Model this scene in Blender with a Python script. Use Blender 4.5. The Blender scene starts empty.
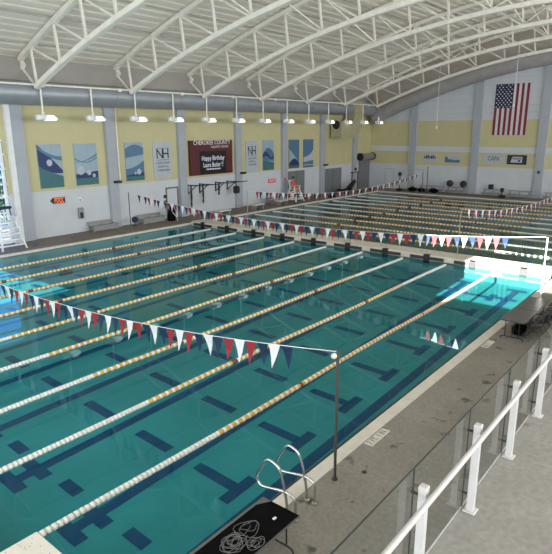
import bpy, math, random
from mathutils import Vector, Matrix
random.seed(7)
S = bpy.context.scene
COL = S.collection
PI = math.pi

# ------------------------------------------------------------------ camera
CAMP = (-25.3348, -5.3914, 6.2868); YAW, PITCH, ROLL, FPX = 0.6864, -0.2603, -0.0051, 551.375
cd = bpy.data.cameras.new('camera'); cam = bpy.data.objects.new('camera', cd); COL.objects.link(cam)
f_ = Vector((math.cos(PITCH)*math.cos(YAW), math.cos(PITCH)*math.sin(YAW), math.sin(PITCH)))
r_ = f_.cross(Vector((0, 0, 1))).normalized(); u_ = r_.cross(f_)
c_, s_ = math.cos(ROLL), math.sin(ROLL)
r2 = c_*r_ + s_*u_; u2 = -s_*r_ + c_*u_
M = Matrix((r2, u2, -f_)).transposed().to_4x4(); M.translation = Vector(CAMP)
cam.matrix_world = M
cd.sensor_fit = 'HORIZONTAL'; cd.sensor_width = 36; cd.lens = 36*FPX/552
cd.clip_start = 0.05; cd.clip_end = 500
S.camera = cam

# ------------------------------------------------------------------ world, sun, fill lights, exposure
W = bpy.data.worlds.new('sky'); S.world = W; W.use_nodes = True
bg = W.node_tree.nodes['Background']; bg.inputs[0].default_value = (0.22, 0.46, 1.0, 1); bg.inputs[1].default_value = 2.4

def lamp_area(name, loc, rot, sx, sy, power, color):
    l = bpy.data.lights.new(name, 'AREA'); l.shape = 'RECTANGLE'; l.size = sx; l.size_y = sy
    l.energy = power; l.color = color
    o = bpy.data.objects.new(name, l); COL.objects.link(o); o.location = loc; o.rotation_euler = rot
    return o
sun = bpy.data.lights.new('sun', 'SUN'); sun.energy = 30.0; sun.angle = math.radians(0.12); sun.color = (1.0, 0.95, 0.86)
so = bpy.data.objects.new('sun', sun); COL.objects.link(so)
SD = Vector((1.0, 0.0, -0.249)).normalized()
so.rotation_euler = SD.to_track_quat('-Z', 'Y').to_euler()
# large area fills added out of view by the stands wall and end wall
lamp_area('fill_stands', (-2, -19.3, 7.5), (math.radians(106), 0, 0), 60, 7, 7000, (0.93, 0.97, 1.0))
lamp_area('fill_end', (-33.6, 3, 5.5), (math.radians(90), 0, math.radians(-90)), 40, 6, 2600, (0.93, 0.97, 1.0))
S.view_settings.view_transform = 'Standard'; S.view_settings.look = 'None'
S.view_settings.exposure = 0.6; S.view_settings.gamma = 1.0
S.view_settings.use_curve_mapping = False

# ------------------------------------------------------------------ materials
def mat(name, col, rough=0.6, metal=0.0, emit=None, estr=0.0, noise=None, bump=None, spec=0.5):
    m = bpy.data.materials.new(name); m.use_nodes = True
    nt = m.node_tree; b = nt.nodes['Principled BSDF']
    b.inputs['Base Color'].default_value = (*col, 1); b.inputs['Roughness'].default_value = rough
    b.inputs['Metallic'].default_value = metal; b.inputs['Specular IOR Level'].default_value = spec
    if emit: b.inputs['Emission Color'].default_value = (*emit, 1); b.inputs['Emission Strength'].default_value = estr
    tc = nt.nodes.new('ShaderNodeTexCoord')
    if noise is None: noise = (3.0, 0.06)
    sc, amt = noise[0], noise[1]
    n = nt.nodes.new('ShaderNodeTexNoise'); n.inputs['Scale'].default_value = sc; n.inputs['Detail'].default_value = 5
    nt.links.new(tc.outputs['Object'], n.inputs['Vector'])
    rp = nt.nodes.new('ShaderNodeMapRange'); rp.inputs[1].default_value = 0.3; rp.inputs[2].default_value = 0.7
    rp.inputs[3].default_value = 1-amt; rp.inputs[4].default_value = 1+amt
    nt.links.new(n.outputs['Fac'], rp.inputs[0])
    hs = nt.nodes.new('ShaderNodeMix'); hs.data_type = 'RGBA'; hs.blend_type = 'MULTIPLY'; hs.inputs[0].default_value = 1
    hs.inputs[6].default_value = (*col, 1); nt.links.new(rp.outputs[0], hs.inputs[7])
    nt.links.new(hs.outputs[2], b.inputs['Base Color'])
    if bump:
        n2 = nt.nodes.new('ShaderNodeTexNoise'); n2.inputs['Scale'].default_value = bump[0]; n2.inputs['Detail'].default_value = 4
        nt.links.new(tc.outputs['Object'], n2.inputs['Vector'])
        bm_ = nt.nodes.new('ShaderNodeBump'); bm_.inputs['Strength'].default_value = bump[1]; bm_.inputs['Distance'].default_value = 0.02
        nt.links.new(n2.outputs['Fac'], bm_.inputs['Height']); nt.links.new(bm_.outputs[0], b.inputs['Normal'])
    return m

def concrete(name, col, dark, spots, scale, seed=0.0):
    """mottled slab with dark stains"""
    m = mat(name, col, 0.75, noise=(0.8, 0.12), bump=(30, 0.15))
    nt = m.node_tree; b = nt.nodes['Principled BSDF']
    src = b.inputs['Base Color'].links[0].from_socket
    tc = nt.nodes.new('ShaderNodeTexCoord')
    mp = nt.nodes.new('ShaderNodeMapping'); mp.inputs['Location'].default_value = (seed, seed*2, 0)
    nt.links.new(tc.outputs['Object'], mp.inputs['Vector'])
    v = nt.nodes.new('ShaderNodeTexNoise'); v.inputs['Scale'].default_value = scale; v.inputs['Detail'].default_value = 3; v.inputs['Roughness'].default_value = 0.55
    nt.links.new(mp.outputs[0], v.inputs['Vector'])
    r = nt.nodes.new('ShaderNodeMapRange'); r.inputs[1].default_value = spots; r.inputs[2].default_value = spots+0.09
    nt.links.new(v.outputs['Fac'], r.inputs[0])
    n3 = nt.nodes.new('ShaderNodeTexNoise'); n3.inputs['Scale'].default_value = 14; n3.inputs['Detail'].default_value = 6
    nt.links.new(tc.outputs['Object'], n3.inputs['Vector'])
    r3 = nt.nodes.new('ShaderNodeMapRange'); r3.inputs[1].default_value = 0.25; r3.inputs[2].default_value = 0.75; r3.inputs[3].default_value = 0.82; r3.inputs[4].default_value = 1.16
    nt.links.new(n3.outputs['Fac'], r3.inputs[0])
    mx = nt.nodes.new('ShaderNodeMix'); mx.data_type = 'RGBA'
    nt.links.new(r.outputs[0], mx.inputs[0]); nt.links.new(src, mx.inputs[6]); mx.inputs[7].default_value = (*dark, 1)
    mm = nt.nodes.new('ShaderNodeMix'); mm.data_type = 'RGBA'; mm.blend_type = 'MULTIPLY'; mm.inputs[0].default_value = 1
    nt.links.new(mx.outputs[2], mm.inputs[6]); nt.links.new(r3.outputs[0], mm.inputs[7])
    nt.links.new(mm.outputs[2], b.inputs['Base Color'])
    return m

def two_sided(nt, fr, ior):
    g = nt.nodes.new('ShaderNodeNewGeometry'); r = nt.nodes.new('ShaderNodeMapRange')
    r.inputs[3].default_value = ior; r.inputs[4].default_value = 1/ior
    nt.links.new(g.outputs['Backfacing'], r.inputs[0]); nt.links.new(r.outputs[0], fr.inputs[0])

def water_mat(name, tint, scale, strength):
    m = bpy.data.materials.new(name); m.use_nodes = True; nt = m.node_tree; nt.nodes.clear()
    out = nt.nodes.new('ShaderNodeOutputMaterial'); mix = nt.nodes.new('ShaderNodeMixShader')
    tr = nt.nodes.new('ShaderNodeBsdfTransparent'); tr.inputs[0].default_value = (*tint, 1)
    gl = nt.nodes.new('ShaderNodeBsdfGlossy'); gl.inputs['Roughness'].default_value = 0.015; gl.inputs[0].default_value = (0.62, 0.76, 0.80, 1)
    fr = nt.nodes.new('ShaderNodeFresnel'); two_sided(nt, fr, 1.333)
    tc = nt.nodes.new('ShaderNodeTexCoord')
    n = nt.nodes.new('ShaderNodeTexNoise'); n.inputs['Scale'].default_value = scale; n.inputs['Detail'].default_value = 2.5
    nt.links.new(tc.outputs['Object'], n.inputs['Vector'])
    b = nt.nodes.new('ShaderNodeBump'); b.inputs['Strength'].default_value = strength; b.inputs['Distance'].default_value = 0.05
    nt.links.new(n.outputs['Fac'], b.inputs['Height'])
    nt.links.new(b.outputs[0], gl.inputs['Normal']); nt.links.new(b.outputs[0], fr.inputs['Normal'])
    nt.links.new(fr.outputs[0], mix.inputs[0]); nt.links.new(tr.outputs[0], mix.inputs[1]); nt.links.new(gl.outputs[0], mix.inputs[2])
    nt.links.new(mix.outputs[0], out.inputs[0])
    return m

def glass_mat(name, tint):
    m = bpy.data.materials.new(name); m.use_nodes = True; nt = m.node_tree; nt.nodes.clear()
    out = nt.nodes.new('ShaderNodeOutputMaterial'); mix = nt.nodes.new('ShaderNodeMixShader')
    tr = nt.nodes.new('ShaderNodeBsdfTransparent'); tr.inputs[0].default_value = (*tint, 1)
    gl = nt.nodes.new('ShaderNodeBsdfGlossy'); gl.inputs['Roughness'].default_value = 0.01
    fr = nt.nodes.new('ShaderNodeFresnel'); two_sided(nt, fr, 1.5)
    nt.links.new(fr.outputs[0], mix.inputs[0]); nt.links.new(tr.outputs[0], mix.inputs[1]); nt.links.new(gl.outputs[0], mix.inputs[2])
    nt.links.new(mix.outputs[0], out.inputs[0])
    return m

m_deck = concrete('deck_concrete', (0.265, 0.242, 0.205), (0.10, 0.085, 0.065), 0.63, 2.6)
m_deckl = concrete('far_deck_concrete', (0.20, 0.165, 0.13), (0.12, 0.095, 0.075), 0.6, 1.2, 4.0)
m_plat = concrete('stand_concrete', (0.245, 0.235, 0.212), (0.15, 0.14, 0.125), 0.7, 3.0, 9.0)
m_coping = mat('coping', (0.68, 0.64, 0.56), 0.6, noise=(5, 0.08))
m_bulk = mat('bulkhead_cream', (0.62, 0.56, 0.47), 0.5, noise=(3, 0.06))
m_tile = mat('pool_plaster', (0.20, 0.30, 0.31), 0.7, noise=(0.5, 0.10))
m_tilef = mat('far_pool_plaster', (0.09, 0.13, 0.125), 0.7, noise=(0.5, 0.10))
m_navy = mat('navy_tile', (0.03, 0.05, 0.15), 0.6, noise=(6, 0.1))
m_gut = mat('gutter_dark', (0.03, 0.035, 0.04), 0.5)
m_white = mat('white_paint', (0.78, 0.78, 0.78), 0.45)
m_wallw = mat('white_block_wall', (0.57, 0.595, 0.63), 0.55, noise=(1.2, 0.03))
m_wally = mat('yellow_block_wall', (0.56, 0.51, 0.285), 0.6, noise=(1.2, 0.03))
m_wallg = mat('upper_wall_grey', (0.36, 0.34, 0.31), 0.7, noise=(0.7, 0.06))
m_pil = mat('pilaster_blue_grey', (0.38, 0.405, 0.445), 0.55, noise=(1.5, 0.03))
m_roof = mat('roof_deck', (0.86, 0.795, 0.69), 0.5, noise=(0.35, 0.05))
m_steel = mat('truss_paint', (0.90, 0.855, 0.76), 0.45)
m_purlin = mat('purlin_steel', (0.40, 0.37, 0.33), 0.5)
m_duct = mat('duct_fabric', (0.34, 0.36, 0.39), 0.42, metal=0.35, noise=(1.3, 0.06), bump=(2.0, 0.25))
m_ductf = mat('far_duct_fabric', (0.33, 0.31, 0.30), 0.6, noise=(1.3, 0.08), bump=(2.0, 0.25))
m_dkhole = mat('duct_mouth', (0.02, 0.02, 0.02), 0.8)
m_rw = mat('white_float', (0.76, 0.73, 0.66), 0.4)
m_ry = mat('yellow_float', (0.70, 0.36, 0.05), 0.4)
m_rr = mat('red_float', (0.22, 0.045, 0.02), 0.4)
m_red = mat('pennant_red', (0.26, 0.010, 0.02), 0.6)
m_blue = mat('pennant_blue', (0.002, 0.021, 0.060), 0.6)
m_pw = mat('pennant_white', (0.70, 0.70, 0.70), 0.6)
m_chrome = mat('stainless', (0.62, 0.62, 0.60), 0.2, metal=1.0)
m_pole = mat('pole_grey', (0.10, 0.09, 0.08), 0.4, metal=0.5)
m_black = mat('black_plastic', (0.012, 0.012, 0.013), 0.5)
m_blackcloth = mat('black_cloth', (0.005, 0.005, 0.005), 0.95, spec=0.05)
m_tabtop = mat('table_top_black', (0.085, 0.08, 0.074), 0.3)
m_tabgrey = mat('table_grey', (0.12, 0.12, 0.11), 0.5)
m_cable = mat('cable_grey', (0.18, 0.175, 0.165), 0.5)
m_alu = mat('aluminium', (0.30, 0.30, 0.30), 0.45, metal=0.4)
m_doorg = mat('door_grey', (0.17, 0.18, 0.19), 0.5)
m_rail = mat('rail_white', (0.50, 0.485, 0.47), 0.35)
m_glass = glass_mat('rail_glass', (0.90, 0.93, 0.915))
m_gap = mat('glass_edge', (0.03, 0.035, 0.035), 0.3)
m_pane = glass_mat('window_glass', (0.9, 0.95, 0.97))
m_lampw = mat('lamp_housing', (0.88, 0.88, 0.87), 0.4)
m_glow = mat('lamp_glow', (0.9, 0.9, 0.9), 0.4, emit=(1.0, 0.98, 0.93), estr=1.0)
m_maroon = mat('maroon_panel', (0.085, 0.010, 0.016), 0.4)
m_screen = mat('led_screen', (0.004, 0.004, 0.008), 0.3)
m_led = mat('led_text', (0.3, 0.3, 0.32), 0.4, emit=(0.85, 0.9, 1.0), estr=0.3)
m_lorange = mat('sign_orange', (0.6, 0.12, 0.03), 0.4, emit=(1.0, 0.22, 0.05), estr=0.55)
m_exit = mat('exit_red', (0.5, 0.05, 0.04), 0.4, emit=(1.0, 0.12, 0.08), estr=0.12)
m_letters = mat('sign_white', (0.8, 0.8, 0.8), 0.5)
m_blk = mat('sign_black', (0.015, 0.015, 0.025), 0.5)
m_ban = mat('banner_white', (0.45, 0.49, 0.55), 0.5)
m_b1 = mat('banner_pale_blue', (0.31, 0.41, 0.49), 0.5)
m_b2 = mat('banner_mid_blue', (0.075, 0.17, 0.28), 0.5)
m_b3 = mat('banner_deep_blue', (0.010, 0.030, 0.125), 0.5)
m_b4 = mat('banner_teal', (0.04, 0.14, 0.165), 0.5)
m_skin = mat('skin', (0.45, 0.25, 0.17), 0.6)
m_orange = mat('orange_shirt', (0.60, 0.09, 0.035), 0.7)
m_hair = mat('dark_hair', (0.012, 0.01, 0.01), 0.6)
m_navyc = mat('navy_cloth', (0.012, 0.02, 0.07), 0.7)
m_leaf = mat('leaves', (0.02, 0.045, 0.018), 0.7, noise=(2.0, 0.5))
m_bark = mat('bark', (0.06, 0.04, 0.03), 0.8)
m_grass = mat('outside_ground', (0.30, 0.27, 0.22), 0.8)
m_water = water_mat('pool_water', (0.30, 0.80, 0.82), 0.9, 0.022)
m_waterf = water_mat('far_pool_water', (0.55, 0.78, 0.74), 2.0, 0.22)

# ------------------------------------------------------------------ mesh helpers
class MB:
    def __init__(s): s.v = []; s.f = []; s.mi = []; s.sm = []
    def add(s, vs, fs, mi=0, smooth=False):
        o = len(s.v); s.v += [tuple(v) for v in vs]
        for f in fs: s.f.append([i+o for i in f]); s.mi.append(mi); s.sm.append(smooth)
    def box(s, x0, y0, z0, x1, y1, z1, mi=0, rot=None):
        vs = [(x, y, z) for z in (z0, z1) for y in (y0, y1) for x in (x0, x1)]
        if rot is not None: vs = [rot @ Vector(v) for v in vs]
        s.add(vs, [(0, 2, 3, 1), (4, 5, 7, 6), (0, 1, 5, 4), (2, 6, 7, 3), (0, 4, 6, 2), (1, 3, 7, 5)], mi)
    def bbox(s, x0, y0, z0, x1, y1, z1, b=0.01, mi=0):
        """box with chamfered edges"""
        xs = (x0, x0+b, x1-b, x1); ys = (y0, y0+b, y1-b, y1)
        rings = []
        for z, k in ((z0, 1), (z0+b, 0), (z1-b, 0), (z1, 1)):
            if k: rings.append([(xs[1], ys[1], z), (xs[2], ys[1], z), (xs[2], ys[2], z), (xs[1], ys[2], z)])
            else: rings.append([(xs[0], ys[0], z), (xs[3], ys[0], z), (xs[3], ys[3], z), (xs[0], ys[3], z)])
        vs = [v for r in rings for v in r]; fs = [(3, 2, 1, 0), (12, 13, 14, 15)]
        for i in range(3):
            for j in range(4):
                a = i*4+j; b_ = i*4+(j+1) % 4; fs.append((a, b_, b_+4, a+4))
        s.add(vs, fs, mi)
    def tube(s, pts, r, n=8, mi=0, cap=True, closed=False):
        pts = [Vector(p) for p in pts]; L = len(pts); vs = []; prev = None
        rr = r if isinstance(r, (list, tuple)) else [r]*L
        for i, p in enumerate(pts):
            if closed: d = pts[(i+1) % L]-pts[i-1]
            else: d = pts[min(i+1, L-1)]-pts[max(i-1, 0)]
            if d.length < 1e-9: d = Vector((0, 0, 1))
            d.normalize()
            if prev is None:
                a = Vector((0, 0, 1)) if abs(d.z) < 0.9 else Vector((1, 0, 0))
                e = d.cross(a).normalized()
            else:
                e = (prev-d*prev.dot(d))
                if e.length < 1e-6: e = d.orthogonal()
                e.normalize()
            prev = e; g = d.cross(e)
            for k in range(n):
                t = 2*PI*k/n; vs.append(p+rr[i]*(math.cos(t)*e+math.sin(t)*g))
        fs = []
        for i in range(L if closed else L-1):
            for k in range(n):
                a = i*n+k; b = i*n+(k+1) % n; j = ((i+1) % L)*n
                fs.append((a, b, j+(k+1) % n, j+k))
        s.add(vs, fs, mi, n > 4)
        if cap and not closed:
            s.add(vs[:n], [tuple(range(n))[::-1]], mi); s.add(vs[-n:], [tuple(range(n))], mi)
    def bar(s, a, b, w, h, mi=0):
        """rectangular bar from a to b (w across, h in the upright sense)"""
        a = Vector(a); b = Vector(b); d = (b-a).normalized()
        up = Vector((0, 0, 1)) if abs(d.z) < 0.95 else Vector((1, 0, 0))
        e = d.cross(up).normalized(); g = e.cross(d)
        vs = [p+sx*e*w/2+sy*g*h/2 for p in (a, b) for sx, sy in ((-1, -1), (1, -1), (1, 1), (-1, 1))]
        s.add(vs, [(0, 1, 2, 3), (7, 6, 5, 4), (0, 4, 5, 1), (1, 5, 6, 2), (2, 6, 7, 3), (3, 7, 4, 0)], mi)
    def ribbon(s, pts, w, h, axis, mi=0):
        """rectangular section swept along pts; axis = constant sideways direction"""
        ax = Vector(axis).normalized(); vs = []; L = len(pts); pts = [Vector(p) for p in pts]
        for i, p in enumerate(pts):
            d = (pts[min(i+1, L-1)]-pts[max(i-1, 0)]).normalized(); g = ax.cross(d).normalized()
            for sx, sy in ((-1, -1), (1, -1), (1, 1), (-1, 1)): vs.append(p+ax*sx*w/2+g*sy*h/2)
        fs = [(3, 2, 1, 0), tuple(range(4*L-4, 4*L))]
        for i in range(L-1):
            for k in range(4):
                fs.append((i*4+k, i*4+(k+1) % 4, i*4+4+(k+1) % 4, i*4+4+k))
        s.add(vs, fs, mi)
    def cyl(s, c, r, z0, z1, n=16, mi=0, r2=None):
        r2 = r if r2 is None else r2
        s.tube([(c[0], c[1], z0), (c[0], c[1], z1)], [r, r2], n, mi)
    def sphere(s, c, r, n=10, m=7, mi=0, sc=(1, 1, 1)):
        vs = []; fs = []
        for i in range(m+1):
            t = PI*i/m
            for k in range(n):
                a = 2*PI*k/n; vs.append((c[0]+r*sc[0]*math.sin(t)*math.cos(a), c[1]+r*sc[1]*math.sin(t)*math.sin(a), c[2]+r*sc[2]*math.cos(t)))
        for i in range(m):
            for k in range(n):
                fs.append((i*n+k, (i+1)*n+k, (i+1)*n+(k+1) % n, i*n+(k+1) % n))
        s.add(vs, fs, mi, True)
    def poly(s, pts2, fn, th, mi=0):
        """extruded 2-d polygon; fn(x, y, d) -> 3-d"""
        n = len(pts2)
        vs = [fn(x, y, 0) for x, y in pts2]+[fn(x, y, th) for x, y in pts2]
        fs = [tuple(range(n))[::-1], tuple(range(n, 2*n))]+[(i, (i+1) % n, n+(i+1) % n, n+i) for i in range(n)]
        s.add(vs, fs, mi)
    def text(s, body, fn, size, mi=0, align='CENTER', width=None):
        c = bpy.data.curves.new('t', 'FONT'); c.body = body; c.size = size; c.align_x = align; c.align_y = 'CENTER'
        c.extrude = 0.0; c.resolution_u = 2; c.offset = size*0.006
        o = bpy.data.objects.new('t', c); COL.objects.link(o)
        bpy.context.view_layer.update()
        me = bpy.data.meshes.new_from_object(o.evaluated_get(bpy.context.evaluated_depsgraph_get()))
        xs = [v.co.x for v in me.vertices]
        k = width/(max(xs)-min(xs)) if width else 1.0
        s.add([fn(v.co.x*k, v.co.y, 0) for v in me.vertices], [tuple(p.vertices) for p in me.polygons], mi)
        bpy.data.objects.remove(o); bpy.data.curves.remove(c); bpy.data.meshes.remove(me)
    def build(s, name, mats, parent=None, loc=None):
        me = bpy.data.meshes.new(name)
        off = Vector((0, 0, 0))
        if loc is not None: off = Vector(loc)
        q = parent
        while q is not None: off += q.location; q = q.parent
        me.from_pydata([(v[0]-off.x, v[1]-off.y, v[2]-off.z) for v in s.v], [], s.f)
        if not isinstance(mats, (list, tuple)): mats = [mats]
        for m in mats: me.materials.append(m)
        me.polygons.foreach_set('material_index', s.mi); me.polygons.foreach_set('use_smooth', s.sm)
        me.update()
        o = bpy.data.objects.new(name, me); COL.objects.link(o)
        if parent is not None: o.parent = parent
        if loc is not None: o.location = loc
        return o

def tag(o, label, cat, group=None):
    o['label'] = label; o['category'] = cat
    if group: o['group'] = group
    return o
def thing(name, label, cat, loc=(0, 0, 0), group=None):
    o = bpy.data.objects.new(name, None); COL.objects.link(o); o.location = loc; o.empty_display_size = 0.1
    return tag(o, label, cat, group)
def struct(o): o['kind'] = 'structure'; return o
def children(o): return [c for c in bpy.data.objects if c.parent == o]
def dup(root, loc, label, group=None):
    r = root.copy(); COL.objects.link(r); r.location = loc; r['label'] = label
    if group: r['group'] = group
    for ch in children(root):
        c = ch.copy(); COL.objects.link(c); c.parent = r
        for g in children(ch):
            d = g.copy(); COL.objects.link(d); d.parent = c
    return r
def nth(i): return ['first', 'second', 'third', 'fourth', 'fifth', 'sixth', 'seventh', 'eighth', 'ninth', 'tenth', 'eleventh', 'twelfth', 'thirteenth', 'fourteenth'][i]

PW = 22.86                 # pool width (25 yards)
LW = PW/10                 # near pool lane width
XN = -23.3                 # near end wall of the near pool
WL = 25.95                 # face of the left wall
XF = 29.3                  # face of the flag wall
DK = 0.12                  # deck level above the water
PZ = 2.437                 # floor of the stands

# ------------------------------------------------------------------ floors and pools
b = MB(); b.box(-34, -3.72, -0.4, XF, -0.42, DK); struct(b.build('floor_right', m_deck))
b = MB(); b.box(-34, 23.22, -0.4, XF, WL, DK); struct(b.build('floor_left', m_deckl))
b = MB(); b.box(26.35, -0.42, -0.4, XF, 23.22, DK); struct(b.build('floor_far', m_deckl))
b = MB(); b.box(-34, -0.42, -0.4, XN-0.3, 23.22, DK); struct(b.build('floor_near', m_deck))
b = MB(); b.box(-34, -20, PZ-0.25, XF, -3.72, PZ); struct(b.build('floor_stands', m_plat))
b = MB(); b.box(-34, -3.9, DK, XF, -3.8, PZ-0.25); struct(b.build('wall_stands', m_wallw))
# coping: white strips with the dark gutter slot between strip and water
b = MB()
b.box(XN-0.3, -0.42, -0.3, 26.35, -0.15, DK+0.004, 0); b.box(XN-0.3, PW+0.1, -0.3, 26.35, PW+0.36, DK+0.004, 0)
b.box(XN-0.3, -0.15, -0.3, XN-0.05, PW+0.1, DK+0.004, 0); b.box(26.1, -0.15, -0.3, 26.35, PW+0.1, DK+0.004, 0)
b.box(XN-0.05, -0.15, -0.3, 26.1, -0.03, 0.03, 1); b.box(XN-0.05, PW+0.03, -0.3, 26.1, PW+0.1, 0.03, 1)
struct(b.build('trim_1', [m_coping, m_gut]))
def zf(x, y): return -0.573+0.0355*x+0.0059*y-0.00146*x*y   # sloping pool floor
b = MB()
NX, NY = 24, 24; vs = []
for i in range(NX+1):
    for j in range(NY+1):
        x = XN+(0-XN)*i/NX; y = PW*j/NY; vs.append((x, y, zf(x, y)))
b.add(vs, [(i*(NY+1)+j, (i+1)*(NY+1)+j, (i+1)*(NY+1)+j+1, i*(NY+1)+j+1) for i in range(NX) for j in range(NY)], 0)
for (x0, y0, x1, y1) in ((XN, 0, 0, 0), (XN, PW, 0, PW), (XN, 0, XN, PW), (0, 0, 0, PW)):
    n = 12
    for i in range(n):
        ax, ay = x0+(x1-x0)*i/n, y0+(y1-y0)*i/n; bx, by = x0+(x1-x0)*(i+1)/n, y0+(y1-y0)*(i+1)/n
        b.add([(ax, ay, zf(ax, ay)), (bx, by, zf(bx, by)), (bx, by, 0.02), (ax, ay, 0.02)], [(0, 1, 2, 3)], 0)
def inlay(x0, y0, x1, y1, lift=0.006):
    n = max(1, int(max(abs(x1-x0), abs(y1-y0))/1.2))
    for i in range(n):
        if abs(x1-x0) > abs(y1-y0): a0, a1, c0, c1 = x0+(x1-x0)*i/n, x0+(x1-x0)*(i+1)/n, y0, y1
        else: a0, a1, c0, c1 = x0, x1, y0+(y1-y0)*i/n, y0+(y1-y0)*(i+1)/n
        b.add([(x, y, zf(x, y)+lift) for x, y in ((a0, c0), (a1, c0), (a1, c1), (a0, c1))], [(0, 1, 2, 3)], 1)
for k in range(10):                                     # lane lines with a double cross bar at each end
    y = LW*(k+0.5)
    inlay(-20.95, y-0.14, -0.6, y+0.14)
    for x in (-20.9, -20.33, -0.7, -2.1): inlay(x-0.15, y-0.42, x+0.15, y+0.42, 0.009)
TX = [-17.934+2.2414*k for k in range(-1, 8)]
for i, x in enumerate(TX):                              # broken cross lines with a tee at the side walls
    for k in range(1, 10):
        hl = 0.3 if i == 0 else 0.59
        inlay(x-0.14, LW*k-hl, x+0.14, LW*k+hl)
    if i == 0: continue
    inlay(x-0.13, 1.72, x+0.13, 3.05); inlay(x-0.13, PW-3.05, x+0.13, PW-1.72)
    for y in (1.74, PW-1.74): inlay(x-0.48, y-0.14, x+0.48, y+0.14, 0.009)
struct(b.build('floor_pool', [m_tile, m_navy]))
b = MB()
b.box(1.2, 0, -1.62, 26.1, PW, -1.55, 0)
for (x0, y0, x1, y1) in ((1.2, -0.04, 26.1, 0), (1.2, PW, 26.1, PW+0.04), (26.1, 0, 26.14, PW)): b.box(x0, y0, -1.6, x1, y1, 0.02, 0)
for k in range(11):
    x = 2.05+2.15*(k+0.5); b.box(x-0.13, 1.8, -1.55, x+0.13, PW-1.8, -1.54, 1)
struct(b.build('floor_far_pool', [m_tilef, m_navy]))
b = MB(); b.add([(XN, 0, 0), (0, 0, 0), (0, PW, 0), (XN, PW, 0)], [(0, 1, 2, 3)]); w1 = b.build('pool_water', m_water)
struct(w1); tag(w1, 'clear teal water of the near lap pool', 'water')
b = MB(); b.add([(1.2, 0, 0), (26.1, 0, 0), (26.1, PW, 0), (1.2, PW, 0)], [(0, 1, 2, 3)]); w2 = b.build('pool_water', m_waterf)
struct(w2); tag(w2, 'grey green water of the far pool beyond the bulkhead', 'water')

# ------------------------------------------------------------------ walls and roof
def zl(y): return 13.012-0.009*(y-2.29)**2              # lower chord of the arched trusses
def zu(y): return zl(y)+2.12
def zr(y): return zu(y)+0.2
b = MB()
b.box(-10.75, WL, -0.3, XF+0.3, WL+0.3, 2.86, 0); b.box(-10.75, WL, 2.86, XF+0.3, WL+0.3, 7.9, 1); b.box(-10.75, WL, 7.9, XF+0.3, WL+0.3, zr(WL)-0.05, 2)
b.box(-34, WL, 5.88, -10.75, WL+0.3, 7.9, 1); b.box(-34, WL, 7.9, -10.75, WL+0.3, zr(WL)-0.05, 2)
b.box(-34, WL, -0.3, -22, WL+0.3, 5.88, 0)
struct(b.build('wall_left', [m_wallw, m_wally, m_wallg]))
for i in range(7):                                       # pilasters
    x = -9.9+5.97*i
    b = MB(); b.box(x-0.33, WL-0.25, DK, x+0.33, WL, 8.0, 0)
    if i == 0: b.box(x-0.62, WL-0.22, DK, x-0.33, WL, 8.0, 1)
    struct(b.build('trim_%d' % (i+2), [m_pil, m_white]))
b = MB()                                                 # ledge under the eaves
b.box(-34, WL-0.2, 9.0, XF, WL, 9.9, 0); b.box(-34, WL-0.12, 7.72, XF, WL, 7.95, 1)
struct(b.build('trim_9', [m_wallg, m_pil]))
# window bay at the far left
b = MB()
x0, x1 = -22.0, -10.75
for x in [x1-0.12]+[x1-1.9-1.75*k for k in range(6)]: b.box(x-0.06, WL-0.02, DK, x+0.06, WL+0.14, 5.88)
for z in (DK+0.06, 1.0, 1.85, 2.72, 3.45, 4.28, 5.08, 5.82): b.box(x0, WL-0.01, z-0.045, x1, WL+0.12, z+0.045)
wf = struct(b.build('window_1', m_white))
b = MB(); b.box(x0, WL+0.05, DK, x1, WL+0.06, 5.88); b.build('pane', m_pane, wf)

# flag wall with its arched top
def wallpoly(b, z0, z1f, x0, x1, y0, y1, n, mi):
    for i in range(n):
        a = y0+(y1-y0)*i/n; c = y0+(y1-y0)*(i+1)/n
        za, zc = z1f(a), z1f(c)
        vs = [(x, y, z) for x in (x0, x1) for (y, z) in ((a, z0), (c, z0), (c, zc), (a, za))]
        b.add(vs, [(3, 2, 1, 0), (4, 5, 6, 7), (0, 1, 5, 4), (2, 3, 7, 6), (1, 2, 6, 5), (0, 4, 7, 3)], mi)
b = MB()
b.box(XF, -20, -0.3, XF+0.3, WL, 2.75, 0); b.box(XF, -20, 2.75, XF+0.3, WL, 7.12, 1)
wallpoly(b, 7.12, lambda y: max(7.2, zl(y)-0.2), XF, XF+0.3, -20, WL, 46, 0)
for i in range(46):
    a = -20+(WL+20)*i/46; c = -20+(WL+20)*(i+1)/46
    b.add([(XF, a, max(7.2, zl(a)-0.2)), (XF, c, max(7.2, zl(c)-0.2)), (XF, c, zr(c)+0.12), (XF, a, zr(a)+0.12)], [(0, 1, 2, 3)], 3)
b.box(XF-0.05, -20, 4.1, XF, WL-0.3, 4.62, 0)
for k in range(9): b.box(XF-0.012, -20, 7.75+0.62*k, XF, min(24, 2.29+math.sqrt(max(0, (zu(2.29)-8.3-0.62*k)/0.009))), 7.77+0.62*k, 2)
struct(b.build('wall_flag', [m_wallw, m_wally, m_pil, mat('gable_beige', (0.58, 0.52, 0.46), 0.6)]))
for i, y in enumerate((20.8, 14.28, 8.3, 2.2, -4)):
    b = MB(); b.box(XF-0.25, y-0.34, DK, XF, y+0.34, zl(y)+0.4, 0); b.box(XF-0.2, y+0.34, DK, XF, y+0.42, zl(y)+0.4, 1)
    struct(b.build('trim_%d' % (i+10), [m_pil, m_wallw]))
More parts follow.
